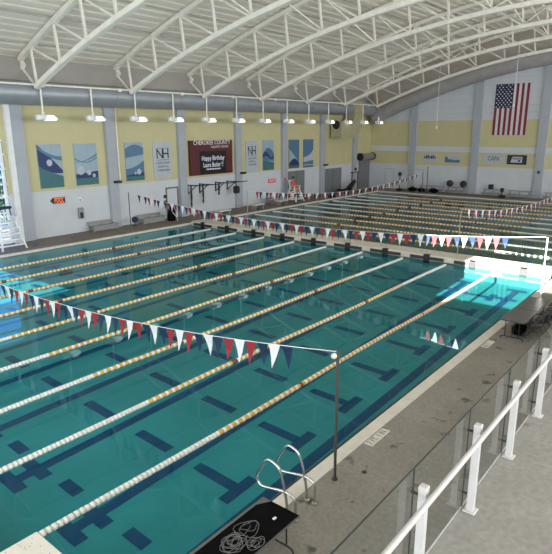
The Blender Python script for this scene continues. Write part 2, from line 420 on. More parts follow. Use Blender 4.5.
# walls behind the photographer, unseen; the end wall openings are cut to shape the sun patches
b = MB()
def holewall(b, holes, ya, yb, za, zb, x0, x1):
    cuts = sorted({ya, yb, *[h[0] for h in holes], *[h[1] for h in holes]})
    for a, c in zip(cuts[:-1], cuts[1:]):
        hs = [h for h in holes if h[0] <= a and h[1] >= c]
        if not hs: b.box(x0, a, za, x1, c, zb)
        else:
            b.box(x0, a, za, x1, c, hs[0][2]); b.box(x0, a, hs[0][3], x1, c, zb)
holewall(b, [(-1.7, 0.3, 7.9, 10.1), (0.3, 3.75, 7.0, 10.1), (16.9, 22.6, 3.2, 4.75)], -20, WL+0.3, -0.3, 16, -34.3, -34)
struct(b.build('wall_end', m_wallw))
b = MB(); b.box(-34.3, -20.3, -0.3, XF+0.3, -20, 12); struct(b.build('wall_stands_back', m_wallw))
# curved ribbed roof deck
b = MB(); ys = []; y = -22.0
k = 0; prof = []
while y < 27.2:
    prof.append((y, zr(y)+(0.0 if k % 4 in (0, 1) else 0.035))); y += 0.22 if k % 2 == 0 else 0.05; k += 1
vs = [(x, yy, zz) for x in (-34.5, XF+0.4) for (yy, zz) in prof]+[(x, yy, zz+0.25) for x in (-34.5, XF+0.4) for (yy, zz) in prof]
n = len(prof)
b.add(vs, [(i, i+1, n+i+1, n+i) for i in range(n-1)]+[(2*n+i, 3*n+i, 3*n+i+1, 2*n+i+1) for i in range(n-1)])
struct(b.build('ceiling', m_roof))
# outside ground beyond the window
b = MB(); b.box(-60, WL+0.31, -0.6, 20, 80, -0.3); struct(b.build('ground_outside', m_grass))
rnd = random.Random(3)
def tree(x, y, h, label):
    t = thing('tree', label, 'tree', (x, y, -0.3), 'trees outside the window')
    b = MB(); b.tube([(x, y, -0.3), (x+0.1, y, h*0.35), (x, y+0.1, h*0.7)], [0.16, 0.12, 0.05], 8); b.build('trunk', m_bark, t)
    b = MB()
    for q in range(420):
        a = rnd.uniform(0, 2*PI); zz = rnd.random(); rr = (0.35+0.65*math.sin(PI*min(1, zz*0.9+0.1)))*h*0.26*math.sqrt(rnd.random())
        c = Vector((x+rr*math.cos(a), y+rr*math.sin(a), h*(0.12+0.86*zz)-0.3))
        e = Vector((rnd.uniform(-1, 1), rnd.uniform(-1, 1), rnd.uniform(-1, 1))).normalized(); g = e.orthogonal().normalized(); s2 = rnd.uniform(0.12, 0.3)
        b.add([c-e*s2, c+g*s2*0.6, c+e*s2, c-g*s2*0.6], [(0, 1, 2, 3)])
    b.build('foliage', m_leaf, t)
tree(-7.6, 33, 5.6, 'dark leafy tree outside the left window, closest to the wall corner')
tree(-5.2, 38, 5.0, 'dark leafy tree outside the left window, farther back on the right')
tree(-9.6, 35, 4.2, 'low dark tree outside the left window behind the white lifeguard chair')

# ------------------------------------------------------------------ roof trusses
def arc(y0, y1, n, f): return [(0, y0+(y1-y0)*i/n, f(y0+(y1-y0)*i/n)) for i in range(n+1)]
TRX = [-9.2+6.165*k for k in range(-1, 7)]
proto = thing('roof_truss', '', 'roof truss', (0, 0, 0), 'white arched roof trusses')
YE = 24.45; YB = -19.9
b = MB(); b.ribbon(arc(YE, YB, 40, zl), 0.30, 0.24, (1, 0, 0)); b.build('lower_chord', m_steel, proto)
b = MB(); b.ribbon(arc(WL, YB, 40, zu), 0.26, 0.24, (1, 0, 0)); b.build('upper_chord', m_steel, proto)
nodes = [24.35-2.5*k for k in range(18)]
for k, y in enumerate(nodes):
    b = MB(); b.bar((0, y, zl(y)), (0, y+0.3, zu(y+0.3)), 0.11, 0.11); b.build('vertical_web', m_steel, proto)
    if k+1 < len(nodes):
        y2 = nodes[k+1]
        b = MB()
        if y2 > 2.3: b.bar((0, y+0.3, zu(y+0.3)), (0, y2, zl(y2)), 0.09, 0.09)
        else: b.bar((0, y, zl(y)), (0, y2+0.3, zu(y2+0.3)), 0.09, 0.09)
        b.build('diagonal_web', m_steel, proto)
b = MB(); b.bar((0, WL-0.05, 9.75), (0, YE, zl(YE)), 0.09, 0.09); b.bar((0, WL, 9.6), (0, WL-0.35, 9.9), 0.22, 0.3); b.build('wall_brace', m_steel, proto)
nv = len(TRX)
for i, x in enumerate(TRX):
    lab = 'white arched roof truss, %s from the flag wall' % nth(nv-1-i)
    if i == 0: proto.location = (x, 0, 0); proto['label'] = lab
    else: dup(proto, (x, 0, 0), lab)
for i, y in enumerate([24.6-2.5*k for k in range(15)]):
    b = MB(); b.box(-34, y-0.03, zu(y)+0.12, XF, y+0.025, zu(y)+0.21)
    struct(b.build('trim_%d' % (i+20), m_purlin))
q = 0
for y, ddy in ((14.35, 0), (6.85, 0), (-0.65, 0)):       # sway braces crossing between neighbouring trusses
    for i in range(nv-1):
        a, c = TRX[i], TRX[i+1]
        t = tag((lambda b: (b.tube([(a+0.2, y, zl(y)+0.2), (c-0.2, y+0.3, zu(y)-0.05)], 0.045, 6), b.tube([(a+0.2, y+0.3, zu(y)-0.05), (c-0.2, y, zl(y)+0.2)], 0.045, 6), b.build('sway_brace', m_steel))[-1])(MB()),
                'crossed brace between %s and %s truss from flag wall, %s' % (nth(nv-1-i), nth(nv-2-i), ('low on the left', 'midway up the left', 'at the centre')[q]), 'brace', 'crossed braces between the trusses')
    q += 1

# ------------------------------------------------------------------ ducts
b = MB(); zc = 8.32
b.tube([(-33.8, 25.22, zc), (28.2, 25.22, zc)], 0.62, 20)
d = tag(b.build('air_duct', m_duct), 'long round silver grey air duct along the top of the left wall', 'duct')
b = MB()
for k in range(11): b = MB(); b.tube([(-30+5.2*k, 25.22, zc), (-29.9+5.2*k, 25.22, zc)], 0.64, 20); b.build('duct_band', m_duct, d)
b = MB(); b.tube([(28.55, y, 12.65-0.0098*(y-2.29)**2) for y in [25.2-1.25*k for k in range(36)]], 0.70, 18)
tag(b.build('air_duct', m_ductf), 'thick round grey brown air duct curving along the top of the flag wall', 'duct')
t = thing('supply_duct', 'square cream duct dropping from the roof and elbowing left near the wall corner', 'duct', (25.2, 24.9, 5.4))
b = MB(); pts = [(24.4, 25.1, 8.95), (24.4, 25.1, 8.3), (24.4, 25.1, 7.55)]
for k in range(1, 9):
    a = PI/2*k/8; pts.append((24.4-1.25*(1-math.cos(a)), 25.1, 7.55-1.25*math.sin(a)))
pts.append((21.2, 25.1, 6.3))
b.ribbon(pts, 1.2, 1.6, (0, 1, 0)); b.build('duct_elbow', mat('cream_duct', (0.42, 0.385, 0.24), 0.45), t)
b = MB(); b.box(23.4, 24.45, 7.85, 25.4, 25.75, 7.92); b.build('duct_flange', m_alu, t)
b = MB(); b.tube([(21.21, 25.1, 6.75), (21.19, 25.1, 6.75)], 0.42, 18); b.build('branch_mouth', m_dkhole, t)

# ------------------------------------------------------------------ lamps hanging over the left deck
b = MB(); b.tube([(-30, 24.45, 8.72), (28.4, 24.45, 8.72)], 0.055, 8)
for k in range(12): b.box(-29+5*k, 24.36, 8.6, -28.8+5*k, 24.5, 8.78)
tag(b.build('conduit', m_steel), 'long white conduit pipe the pool lamps hang from', 'pipe')
lp = thing('pool_lamp', '', 'lamp', (0, 24.45, 6.75), 'lamps hanging above the left deck')
b = MB(); b.tube([(0, 24.45, 8.68), (0, 24.45, 7.15)], 0.045, 8); b.cyl((0, 24.45), 0.08, 7.1, 7.3, 10); b.build('stem', m_steel, lp)
b = MB(); b.tube([(-0.42, 24.45, 7.02), (-0.36, 24.45, 7.02), (-0.02, 24.45, 7.02), (0.03, 24.45, 7.02)], [0.12, 0.17, 0.17, 0.12], 12); b.build('ballast', m_lampw, lp)
b = MB()                                                 # slanted hood
hood = [(0.0, 7.15), (0.45, 7.15), (0.66, 6.98), (0.66, 6.88), (0.0, 6.88)]
b.poly(hood, lambda x, z, d: (x, 24.17+d, z), 0.56); hood_ = b.build('hood', m_lampw, lp)
b = MB(); b.poly([(0.04, 24.2), (0.63, 24.2), (0.63, 24.7), (0.04, 24.7)], lambda x, y, d: (x, y, 6.865+d), 0.012)
b.poly([(0.1, 6.91), (0.63, 6.91), (0.62, 6.97), (0.43, 7.12), (0.1, 7.12)], lambda x, z, d: (x, 24.155+d, z), 0.012); b.build('lens', m_glow, hood_)
LX = [-9.0+3.095*k for k in range(13)]
for i, x in enumerate(LX):
    lab = 'white pool lamp hanging on a stem, %s from the left end of the row' % nth(i)
    if i == 0: lp.location = (x, 24.45, 6.75); lp['label'] = lab
    else: dup(lp, (x, 24.45, 6.75), lab)

# ------------------------------------------------------------------ wall graphics
def onleft(x0, z0, off=0.0): return lambda x, y, d: (x0+x, WL-off-d, z0+y)
def onflag(y0, z0, off=0.0): return lambda x, y, d: (XF-off-d, y0-x, z0+y)
def wave(fn0, w, h, seed):
    """layers of a wave poster: list of (polygon, material index)"""
    rr = random.Random(seed); L = []
    def band(lo, hi, mi):
        n = 14; up = [(w*i/n, h*hi(i/n)) for i in range(n+1)]; dn = [(w*i/n, h*lo(i/n)) for i in range(n, -1, -1)]
        L.append((up+dn, mi))
    if seed == 1:
        band(lambda t: 0.45-0.42*t+0.24*t*t+0.06, lambda t: 1.0-0.55*t-0.06*t*t, 3)
        band(lambda t: 0, lambda t: 0.5-0.3*t+0.06*t*t, 4)
        band(lambda t: 0.9-0.5*t+0.22*t*t, lambda t: 0.97-0.5*t+0.25*t*t, 2)
        balls = [(0.45, 0.58, 0.12)]
    elif seed == 2:
        band(lambda t: 0, lambda t: 0.2, 4); band(lambda t: 0.17, lambda t: 0.27+0.06*t, 3)
        band(lambda t: 0.64+0.1*math.sin(3*t+3.3), lambda t: 0.68+0.12*math.sin(3*t+3.3), 2)
        band(lambda t: 0.55+0.16*t*t, lambda t: 0.56+0.2*t*t, 2); balls = [(0.22, 0.36, 0.16), (0.58, 0.3, 0.1), (0.8, 0.22, 0.07)]
    elif seed == 3:
        band(lambda t: 0, lambda t: 0.14, 4); band(lambda t: 0.12, lambda t: 0.17+0.06*t, 3)
        band(lambda t: 0.15+0.06*t, lambda t: 0.32+0.2*t*t, 2)
        band(lambda t: 0.6+0.08*t, lambda t: 0.84+0.1*math.sin(3*t), 2); balls = [(0.7, 0.23, 0.12), (0.5, 0.2, 0.06)]
    elif seed == 4:
        band(lambda t: 0, lambda t: 0.32-0.06*t, 4); band(lambda t: 0.3, lambda t: 0.55+0.2*math.sin(PI*t), 2)
        band(lambda t: 0.42+0.06*math.sin(6*t), lambda t: 0.52+0.1*math.sin(6*t), 3); balls = []
    elif seed == 5:
        band(lambda t: 0, lambda t: 0.7-0.5*t, 1); band(lambda t: 0, lambda t: 0.1, 4)
        band(lambda t: 0.1, lambda t: 0.18+0.16*math.sin(PI*t), 3); balls = []
    else:
        band(lambda t: 0.3, lambda t: 0.26+0.2*t*t+0.12, 0); band(lambda t: 0, lambda t: 0.3+0.35*t*t, 0)
        band(lambda t: 0.1, lambda t: 0.2+0.05*t, 2); band(lambda t: 0.0, lambda t: 0.07, 4); balls = []
    return L, balls
def wave_banner(x0, x1, z0, z1, seed, label, basemi):
    w, h = x1-x0, z1-z0; fn = onleft(x0, z0)
    t = thing('wall_banner', label, 'banner', (x0+w/2, WL-0.05, z0), 'blue wave banners on the left wall')
    b = MB(); b.poly([(0, 0), (w, 0), (w, h), (0, h)], lambda x, y, d: fn(x, y, d), 0.06); b.build('panel', [m_ban, m_b1, m_b2, m_b3, m_b4][basemi], t)
    L, balls = wave(fn, w, h, seed); b = MB()
    for i, (pts, mi) in enumerate(L): b.poly(pts, lambda x, y, d: fn(x, y, 0.061+0.003*i+d), 0.002, mi)
    for i, (cx, cy, r) in enumerate(balls):
        b.poly([(cx*w+r*w*math.cos(a*PI/7), cy*h+r*w*1.1*math.sin(a*PI/7)) for a in range(14)], lambda x, y, d: fn(x, y, 0.078+d), 0.002, 0)
    b.build('wave_print', [m_ban, m_b1, m_b2, m_b3, m_b4], t)
WZ0, WZ1 = 3.03, 5.55
wave_banner(-8.83, -7.34, WZ0, WZ1, 1, 'blue wave banner with one bubble, first from the left window', 1)
wave_banner(-6.50, -4.94, WZ0, WZ1, 2, 'blue wave banner with three bubbles, second from the left window', 1)
wave_banner(-2.81, -1.33, WZ0, WZ1, 3, 'blue wave banner beside the left white hospital banner', 1)
wave_banner(11.15, 12.65, WZ0-0.08, WZ1-0.08, 4, 'blue wave banner with a cresting wave, right of the second hospital banner', 1)
wave_banner(14.8, 16.31, WZ0-0.12, WZ1-0.1, 5, 'tall pale banner with a dark blue splash above the grey door', 2)
wave_banner(16.98, 18.54, WZ0-0.15, WZ1-0.1, 6, 'tall banner with a white wave sweep, farthest right of the wave banners', 2)
def nh_banner(x0, x1, z0, z1, label):
    w, h = x1-x0, z1-z0; fn = onleft(x0, z0)
    t = thing('wall_banner', label, 'banner', (x0+w/2, WL-0.05, z0), 'white hospital banners on the left wall')
    b = MB(); c = 0.1
    b.poly([(c, 0), (w-c, 0), (w, c), (w, h-c), (w-c, h), (c, h), (0, h-c), (0, c)], fn, 0.07); b.build('panel', m_ban, t)
    b = MB()
    b.text('N', lambda x, y, d: fn(w*0.36+x, h*0.66+y, 0.078), 0.95, 0, width=w*0.36); b.text('H', lambda x, y, d: fn(w*0.68+x, h*0.66+y, 0.078), 0.95, 0, width=w*0.34)
    for (xa, xb, ya, yb) in ((0.16, 0.88, 0.815, 0.825), (0.16, 0.88, 0.5, 0.51), (0.5, 0.54, 0.68, 0.82)): b.poly([(xa*w, ya*h), (xb*w, ya*h), (xb*w, yb*h), (xa*w, yb*h)], lambda x, y, d: fn(x, y, 0.075+d), 0.003)
    b.build('monogram', m_blk, t); b = MB()
    for i, s in enumerate(('NORTHSIDE', 'HOSPITAL', 'CHEROKEE')): b.text(s, lambda x, y, d: fn(w*0.52+x, h*(0.42-0.1*i)+y, 0.078), 0.2, 0, width=w*(0.72, 0.6, 0.72)[i])
    b.build('lettering', m_blk, t)
nh_banner(-0.50, 1.10, WZ0, WZ1, 'white hospital banner with large dark letters N H, left of the scoreboard')
nh_banner(9.02, 10.46, WZ0-0.06, WZ1-0.1, 'white hospital banner with large dark letters N H, right of the scoreboard')
# scoreboard
fn = onleft(2.78, 3.02, 0.01); w, h = 4.5, 2.55
t = thing('scoreboard', 'maroon electronic scoreboard with a black message screen on the yellow wall', 'scoreboard', (5, WL-0.1, 3.0))
b = MB(); b.poly([(0, 0), (w, 0), (w, h), (0, h)], fn, 0.18); b.build('cabinet', m_maroon, t)
b = MB(); b.poly([(0.95, 0.08), (3.78, 0.08), (3.78, 1.75), (0.95, 1.75)], lambda x, y, d: fn(x, y, 0.181+d), 0.01); sc_ = b.build('screen', m_screen, t)
b = MB(); b.text('Happy Birthday', lambda x, y, d: fn(2.36+x, 1.22+y, 0.196), 0.5, 0, width=2.4); b.text('Laura Butler !!', lambda x, y, d: fn(2.36+x, 0.72+y, 0.196), 0.5, 0, width=2.1)
for k in range(9): b.poly([(1.62+0.17*k, 0.36), (1.74+0.17*k, 0.36), (1.74+0.17*k, 0.45), (1.62+0.17*k, 0.45)], lambda x, y, d: fn(x, y, 0.194+d), 0.002)
b.build('message', m_led, sc_)
b = MB(); b.text('CHEROKEE COUNTY', lambda x, y, d: fn(2.3+x, 2.37+y, 0.2), 0.44, 0, width=3.9); b.text('AQUATIC CENTER', lambda x, y, d: fn(3.1+x, 2.05+y, 0.2), 0.22, 0, width=1.9)
b.build('title', m_letters, t)
# lit arrow sign, box and strobe
fn = onleft(-8.25, 2.06)
t = thing('arrow_sign', 'small black left pointing sign with glowing orange letters low on the white wall', 'sign', (-7.9, WL-0.05, 2.06))
b = MB(); b.poly([(-0.08, 0.19), (0.1, 0), (0.85, 0), (0.85, 0.38), (0.1, 0.38)], fn, 0.06); sb_ = b.build('sign_body', m_blk, t)
b = MB(); b.text('POOL', lambda x, y, d: fn(0.46+x, 0.19+y, 0.065), 0.34, 0, width=0.62)
b.poly([(0.15, 0.03), (0.8, 0.03), (0.8, 0.06), (0.15, 0.06)], lambda x, y, d: fn(x, y, 0.061+d), 0.004); b.poly([(0.15, 0.32), (0.8, 0.32), (0.8, 0.35), (0.15, 0.35)], lambda x, y, d: fn(x, y, 0.061+d), 0.004); b.build('letters', m_lorange, sb_)
t = thing('wall_cabinet', 'small grey wall cabinet with a dark opening, right of the arrow sign', 'cabinet', (-6.42, WL-0.08, 0.98))
b = MB(); b.bbox(-6.6, WL-0.14, 0.98, -6.25, WL, 1.66, 0.02); b.build('case', m_alu, t)
b = MB(); b.box(-6.52, WL-0.15, 1.02, -6.32, WL-0.14, 1.38); b.build('opening', m_black, t)
t = thing('alarm_strobe', 'tiny pale alarm strobe above the grey wall cabinet', 'alarm', (-6.35, WL-0.03, 2.1))
b = MB(); b.bbox(-6.45, WL-0.05, 2.05, -6.25, WL, 2.3, 0.01); b.build('case', m_white, t)
b = MB(); b.bbox(-6.42, WL-0.08, 2.08, -6.33, WL-0.05, 2.2, 0.01); b.build('lens', m_alu, t)
t = thing('exit_sign', 'small red lit exit sign on the white wall below the wave banner', 'sign', (12.3, WL-0.05, 1.8))
b = MB(); b.bbox(11.9, WL-0.08, 1.82, 12.85, WL, 2.16, 0.01); b.build('sign_body', m_exit, t)
b = MB(); b.text('EXIT', lambda x, y, d: (12.37+x, WL-0.085, 1.99+y), 0.3, 0, width=0.75); b.build('letters', m_letters, t)
b = MB(); b.bbox(13.84, WL-0.34, 1.9, 14.0, WL-0.25, 2.15, 0.02); tag(b.build('fire_alarm', m_exit), 'small red fire alarm box on the pilaster right of the exit sign', 'alarm')
for i, (x, z, lab) in enumerate(((-3.75, 3.0, 'small dark sensor box on the second pilaster from the left window'), (8.3, 2.85, 'small dark sensor box on the pilaster right of the scoreboard'), (20.2, 2.9, 'small dark sensor box on the pilaster left of the roller door'))):
    b = MB(); b.bbox(x-0.22, WL-0.55, z, x+0.22, WL-0.25, z+0.16, 0.02); tag(b.build('sensor_box', m_black), lab, 'sensor', 'sensor boxes on the pilasters')
for i, (z, lab) in enumerate(((1.62, 'upper of the two small black boxes left of the white door'), (1.22, 'lower of the two small black boxes left of the white door'))):
    b = MB(); b.bbox(0.26, WL-0.1, z, 0.48, WL, z+0.22, 0.015); tag(b.build('switch_box', m_black), lab, 'switch', 'black boxes beside the white door')
b = MB(); b.tube([(-3.5, WL-0.3, 7.7), (-3.5, WL-0.3, 3.0)], 0.04, 6); tag(b.build('wall_conduit', m_white), 'thin white conduit running down beside the second pilaster', 'pipe')
# doors
b = MB(); b.box(0.55, WL-0.03, DK, 1.55, WL, 2.3); d = struct(b.build('door_1', m_wallw))
b = MB(); b.box(0.5, WL-0.06, 2.24, 1.62, WL, 2.34); b.box(1.5, WL-0.06, DK, 1.62, WL, 2.3); b.box(0.46, WL-0.06, DK, 0.55, WL, 2.34); b.build('door_frame', mat('brown_frame', (0.16, 0.14, 0.12), 0.5), d)
b = MB(); b.box(0.62, WL-0.1, 1.05, 0.72, WL-0.03, 1.1); b.build('door_handle', m_alu, d)
def grey_door(n, x0, x1, z1):
    b = MB(); b.box(x0, WL-0.04, DK, x1, WL, z1); d = struct(b.build('door_%d' % n, m_doorg))
    b = MB(); b.box((x0+x1)/2-0.015, WL-0.05, DK, (x0+x1)/2+0.015, WL-0.04, z1); b.build('door_seam', m_black, d)
    b = MB(); b.box(x0-0.06, WL-0.06, DK, x0, WL, z1+0.06); b.box(x1, WL-0.06, DK, x1+0.06, WL, z1+0.06); b.box(x0, WL-0.06, z1, x1, WL, z1+0.06); b.build('door_frame', m_wallw, d)
grey_door(2, 14.6, 17.2, 2.66); grey_door(3, 20.4, 23.6, 2.56)
b = MB(); b.box(27.0, WL-0.06, DK, 29.25, WL, 3.1)
for k in range(20): b.box(27.0, WL-0.075, DK+0.15*k, 29.25, WL-0.06, DK+0.15*k+0.1)
d = struct(b.build('door_4', m_doorg))
t = thing('roller_shutter_drum', 'grey round shutter drum with black ends above the far corner door', 'shutter', (28, WL-0.4, 3.2))
b = MB(); b.tube([(26.7, WL-0.45, 3.5), (29.1, WL-0.45, 3.5)], 0.34, 14); b.build('drum', m_alu, t)
for x in (26.45, 29.05): b = MB(); b.tube([(x, WL-0.45, 3.5), (x+0.18, WL-0.45, 3.5)], 0.4, 14); b.build('end_cap', m_black, t)
for y, n in ((23.4, 5), (20.0, 6)):
    b = MB(); b.box(XF-0.04, y-0.5, DK, XF, y+0.5, 2.2); d = struct(b.build('door_%d' % n, m_wallw))
    b = MB(); b.box(XF-0.06, y-0.56, DK, XF, y-0.5, 2.26); b.box(XF-0.06, y+0.5, DK, XF, y+0.56, 2.26); b.box(XF-0.06, y-0.5, 2.2, XF, y+0.5, 2.26); b.build('door_frame', m_pil, d)

# flag and banners on the flag wall
FY, FZ0, FZ1, FW = 12.86, 5.74, 10.27, 2.98
fn = onflag(FY, FZ0, 0.02); h = FZ1-FZ0; cb = FW*7/13
t = thing('flag', 'large flag with red and white stripes and stars hanging vertically on the far wall', 'flag', (XF-0.05, FY-FW/2, FZ0))
def rip(x, y, d): return fn(x, y, 0.04+d+0.018*math.sin(x*9+y*0.8))
b = MB()
for k in range(13):
    n = 8
    x0, x1 = FW*k/13, FW*(k+1)/13; y1 = h if k >= 7 else h*0.53
    for j in range(n):
        a, c = y1*j/n, y1*(j+1)/n
        b.add([rip(x0, a, 0), rip(x1, a, 0), rip(x1, c, 0), rip(x0, c, 0)], [(0, 1, 2, 3)], 0 if k % 2 == 0 else 1)
b.build('stripes', [mat('flag_red', (0.20, 0.012, 0.03), 0.7), mat('flag_white', (0.62, 0.6, 0.6), 0.7)], t)
b = MB()
for k in range(7):
    x0, x1 = cb*k/7, cb*(k+1)/7
    for j in range(6):
        a, c = h*0.53+h*0.47*j/6, h*0.53+h*0.47*(j+1)/6
        b.add([rip(x0, a, 0), rip(x1, a, 0), rip(x1, c, 0), rip(x0, c, 0)], [(0, 1, 2, 3)])
b.build('canton', mat('flag_blue', (0.012, 0.016, 0.06), 0.7), t)
b = MB()
for r in range(11):
    for c in range(5 if r % 2 else 6):
        pass
    cnt = 5 if r % 2 == 0 else 4
    for c in range(cnt):
        cx = cb*((c+0.5)/5+(0.1 if r % 2 else 0)); cy = h*0.53+h*0.47*(r+0.6)/11.2
        pts = [(cx+0.085*(1 if q % 2 == 0 else 0.4)*math.sin(q*PI/5), cy+0.085*(1 if q % 2 == 0 else 0.4)*math.cos(q*PI/5)) for q in range(10)]
        b.poly(pts, lambda x, y, d: rip(x, y, 0.006+d), 0.002)
b.build('stars', m_letters, t)
def flag_banner(y0, y1, z0, z1, label, kind):
    w, h = y0-y1, z1-z0; fn = onflag(y0, z0)
    t = thing('wall_banner', label, 'banner', (XF-0.05, (y0+y1)/2, z0), 'small banners on the flag wall')
    base = {'pale': m_ban, 'blue': m_ban, 'dark': m_blk, 'plain': m_ban}[kind]
    b = MB(); b.poly([(0, 0), (w, 0), (w, h), (0, h)], fn, 0.06); b.build('panel', base, t); b = MB()
    F = lambda x, y, d: fn(x, y, 0.062+d)
    if kind == 'pale':
        for k in range(7): b.poly([(0.1+0.19*k, 0.3), (0.24+0.19*k, 0.26), (0.26+0.19*k, 0.5+0.1*(k % 3)), (0.12+0.19*k, 0.55)], F, 0.003, k % 3)
        b.build('print', [m_b2, m_blk, m_maroon], t)
    elif kind == 'blue':
        b.poly([(0, 0), (w, 0), (w, h*0.4), (w*0.6, h*0.3), (w*0.3, h*0.5), (0, h*0.85)], F, 0.003, 0)
        for k in range(4): b.poly([(0.3+0.28*k, 0.3), (0.45+0.28*k, 0.3), (0.5+0.28*k, 0.6), (0.34+0.28*k, 0.6)], lambda x, y, d: F(x, y, 0.004+d), 0.003, 1)
        b.build('print', [m_b2, m_ban], t)
    elif kind == 'dark':
        b.poly([(w*0.18, h*0.2), (w*0.78, h*0.2), (w*0.78, h*0.82), (w*0.28, h*0.82)], F, 0.003, 0)
        for k in range(5): b.poly([(w*(0.3+0.09*k), h*0.55), (w*(0.36+0.09*k), h*0.55), (w*(0.36+0.09*k), h*0.68), (w*(0.3+0.09*k), h*0.68)], lambda x, y, d: F(x, y, 0.004+d), 0.002, 1)
        b.poly([(w*0.62+0.1*math.cos(a*PI/5), h*0.38+0.1*math.sin(a*PI/5)) for a in range(10)], lambda x, y, d: F(x, y, 0.004+d), 0.002, 1)
        b.build('print', [m_ban, m_b3], t)
    else:
        b.text('CAPA', lambda x, y, d: fn(w*0.5+x, h*0.55+y, 0.066), 0.6, 0, width=w*0.55); b.build('print', m_tabgrey, t)
flag_banner(19.65, 18.2, 3.12, 3.92, 'small pale printed banner, leftmost on the flag wall', 'pale')
flag_banner(17.28, 15.75, 3.08, 3.82, 'small blue and white banner, second from the left on the flag wall', 'blue')
flag_banner(13.5, 11.5, 3.08, 3.95, 'plain white banner with grey letters on the yellow band below the flag', 'plain')
flag_banner(11.25, 9.5, 3.08, 3.95, 'dark banner with a white centre, right of the plain white banner', 'dark')
b = MB(); b.bbox(XF-0.36, 8.2, 2.35, XF-0.25, 8.4, 2.6, 0.02); tag(b.build('wall_speaker', m_black), 'tiny black box on the right hand pilaster of the flag wall', 'speaker')

# cords hanging from the roof
for i, (x, y, z0, lab) in enumerate(((21.625, 15.1, 6.56, 'thin white cord hanging from the roof left of the flag'), (21.625, 8.85, 8.17, 'thin white cord with a white weight hanging in front of the flag'))):
    t = thing('pull_rope', lab, 'cord', (x, y, z0), 'cords hanging from the roof')
    b = MB(); b.tube([(x, y, zl(y)+0.1), (x, y-0.02, z0)], 0.022, 6); b.build('line', m_letters, t)
    b = MB(); b.cyl((x, y-0.02), 0.06, z0-0.22, z0, 10); b.build('weight', m_letters, t)
b = MB(); b.tube([(28.0, 24.3, 8.5), (28.0, 24.3, 7.3)], 0.03, 6); b.cyl((28.0, 24.3), 0.09, 7.1, 7.9, 8)
tag(b.build('hanging_sensor', m_lampw), 'small white cylinder hanging beside the last pool lamp near the corner', 'sensor')

# ------------------------------------------------------------------ bulkhead between the pools
t = thing('bulkhead', 'long cream bulkhead walkway dividing the two pools', 'bulkhead', (0.6, PW/2, 0))
b = MB(); b.bbox(0.0, 0.02, -1.6, 1.2, PW-0.02, 0.30, 0.03); b.build('walkway', m_bulk, t)
b = MB(); b.box(-0.004, 0.02, -0.75, 0.0, PW-0.02, -0.04); b.build('face_panel', m_tile, t)
for k in range(10):
    y = LW*(k+0.5)
    b = MB(); b.box(-0.03, y-0.88, 0.05, 0.0, y+0.88, 0.21); b.build('gutter_slot', m_gut, t)
    b = MB(); b.box(-0.06, y-0.15, -0.12, 0.02, y+0.15, 0.31); b.box(-0.06, y-0.15, 0.29, 0.14, y+0.15, 0.312); b.build('target_stripe', m_black, t)
for k in range(9):
    b = MB(); b.cyl((0.62, LW*(k+0.62)), 0.05, 0.3, 0.315, 8); b.cyl((0.62, LW*(k+0.75)), 0.05, 0.3, 0.315, 8); b.build('anchor_socket', m_tabgrey, t)

# ------------------------------------------------------------------ lane ropes
def float_ring(b, cx, cy, cz, axis, L, r, n, mi):
    prof = ((-0.5, 0.42), (-0.34, 1.0), (0.34, 1.0), (0.5, 0.42))
    vs = []
    for (t, k) in prof:
        for j in range(n):
            a = 2*PI*j/n; u, v = r*k*math.cos(a), r*k*math.sin(a)
            vs.append((cx+t*L, cy+u, cz+v) if axis == 0 else (cx+u, cy+t*L, cz+v))
    b.add(vs, [(i*n+j, i*n+(j+1) % n, (i+1)*n+(j+1) % n, (i+1)*n+j) for i in range(3) for j in range(n)], mi, True)
SEEN = {1: -22.1, 2: -21.3, 3: -21.6}
for k in range(1, 10):
    y = LW*k
    t = thing('lane_rope', 'white and yellow near pool lane rope, %s from the right deck' % nth(k-1), 'lane rope', (-11.4, y, 0.0), 'lane ropes of the near pool')
    x = XN+0.9 if k == 1 else XN+0.25; i = 0
    sec = {'white_floats': MB(), 'yellow_floats': MB(), 'white_floats.': MB()}
    while x < -0.35:
        wob = 0.03*math.sin(x*0.55+k*1.7)
        mid = -18.05 < x < -4.75
        mi = (1 if i % 2 else 0) if mid else 0
        if mid and (abs(x+15.0) < 0.09 or abs(x+7.9) < 0.09): mi = 2
        float_ring(sec['yellow_floats' if mid else ('white_floats' if x < -10 else 'white_floats.')], x, y+wob, 0.02, 0, 0.1, 0.062, 10 if k < 5 else 8, mi)
        x += 0.1; i += 1
    for nm, q in sec.items(): q.build(nm.rstrip('.'), [m_rw, m_ry, m_rr], t)
    b = MB(); b.tube([(xx, y+0.03*math.sin(xx*0.55+k*1.7), 0.02) for xx in [(XN+0.9 if k == 1 else XN)+0.5*q for q in range(46)] if xx < -0.2]+[(-0.02, y, 0.06)], 0.012, 5); b.build('cable', m_cable, t)
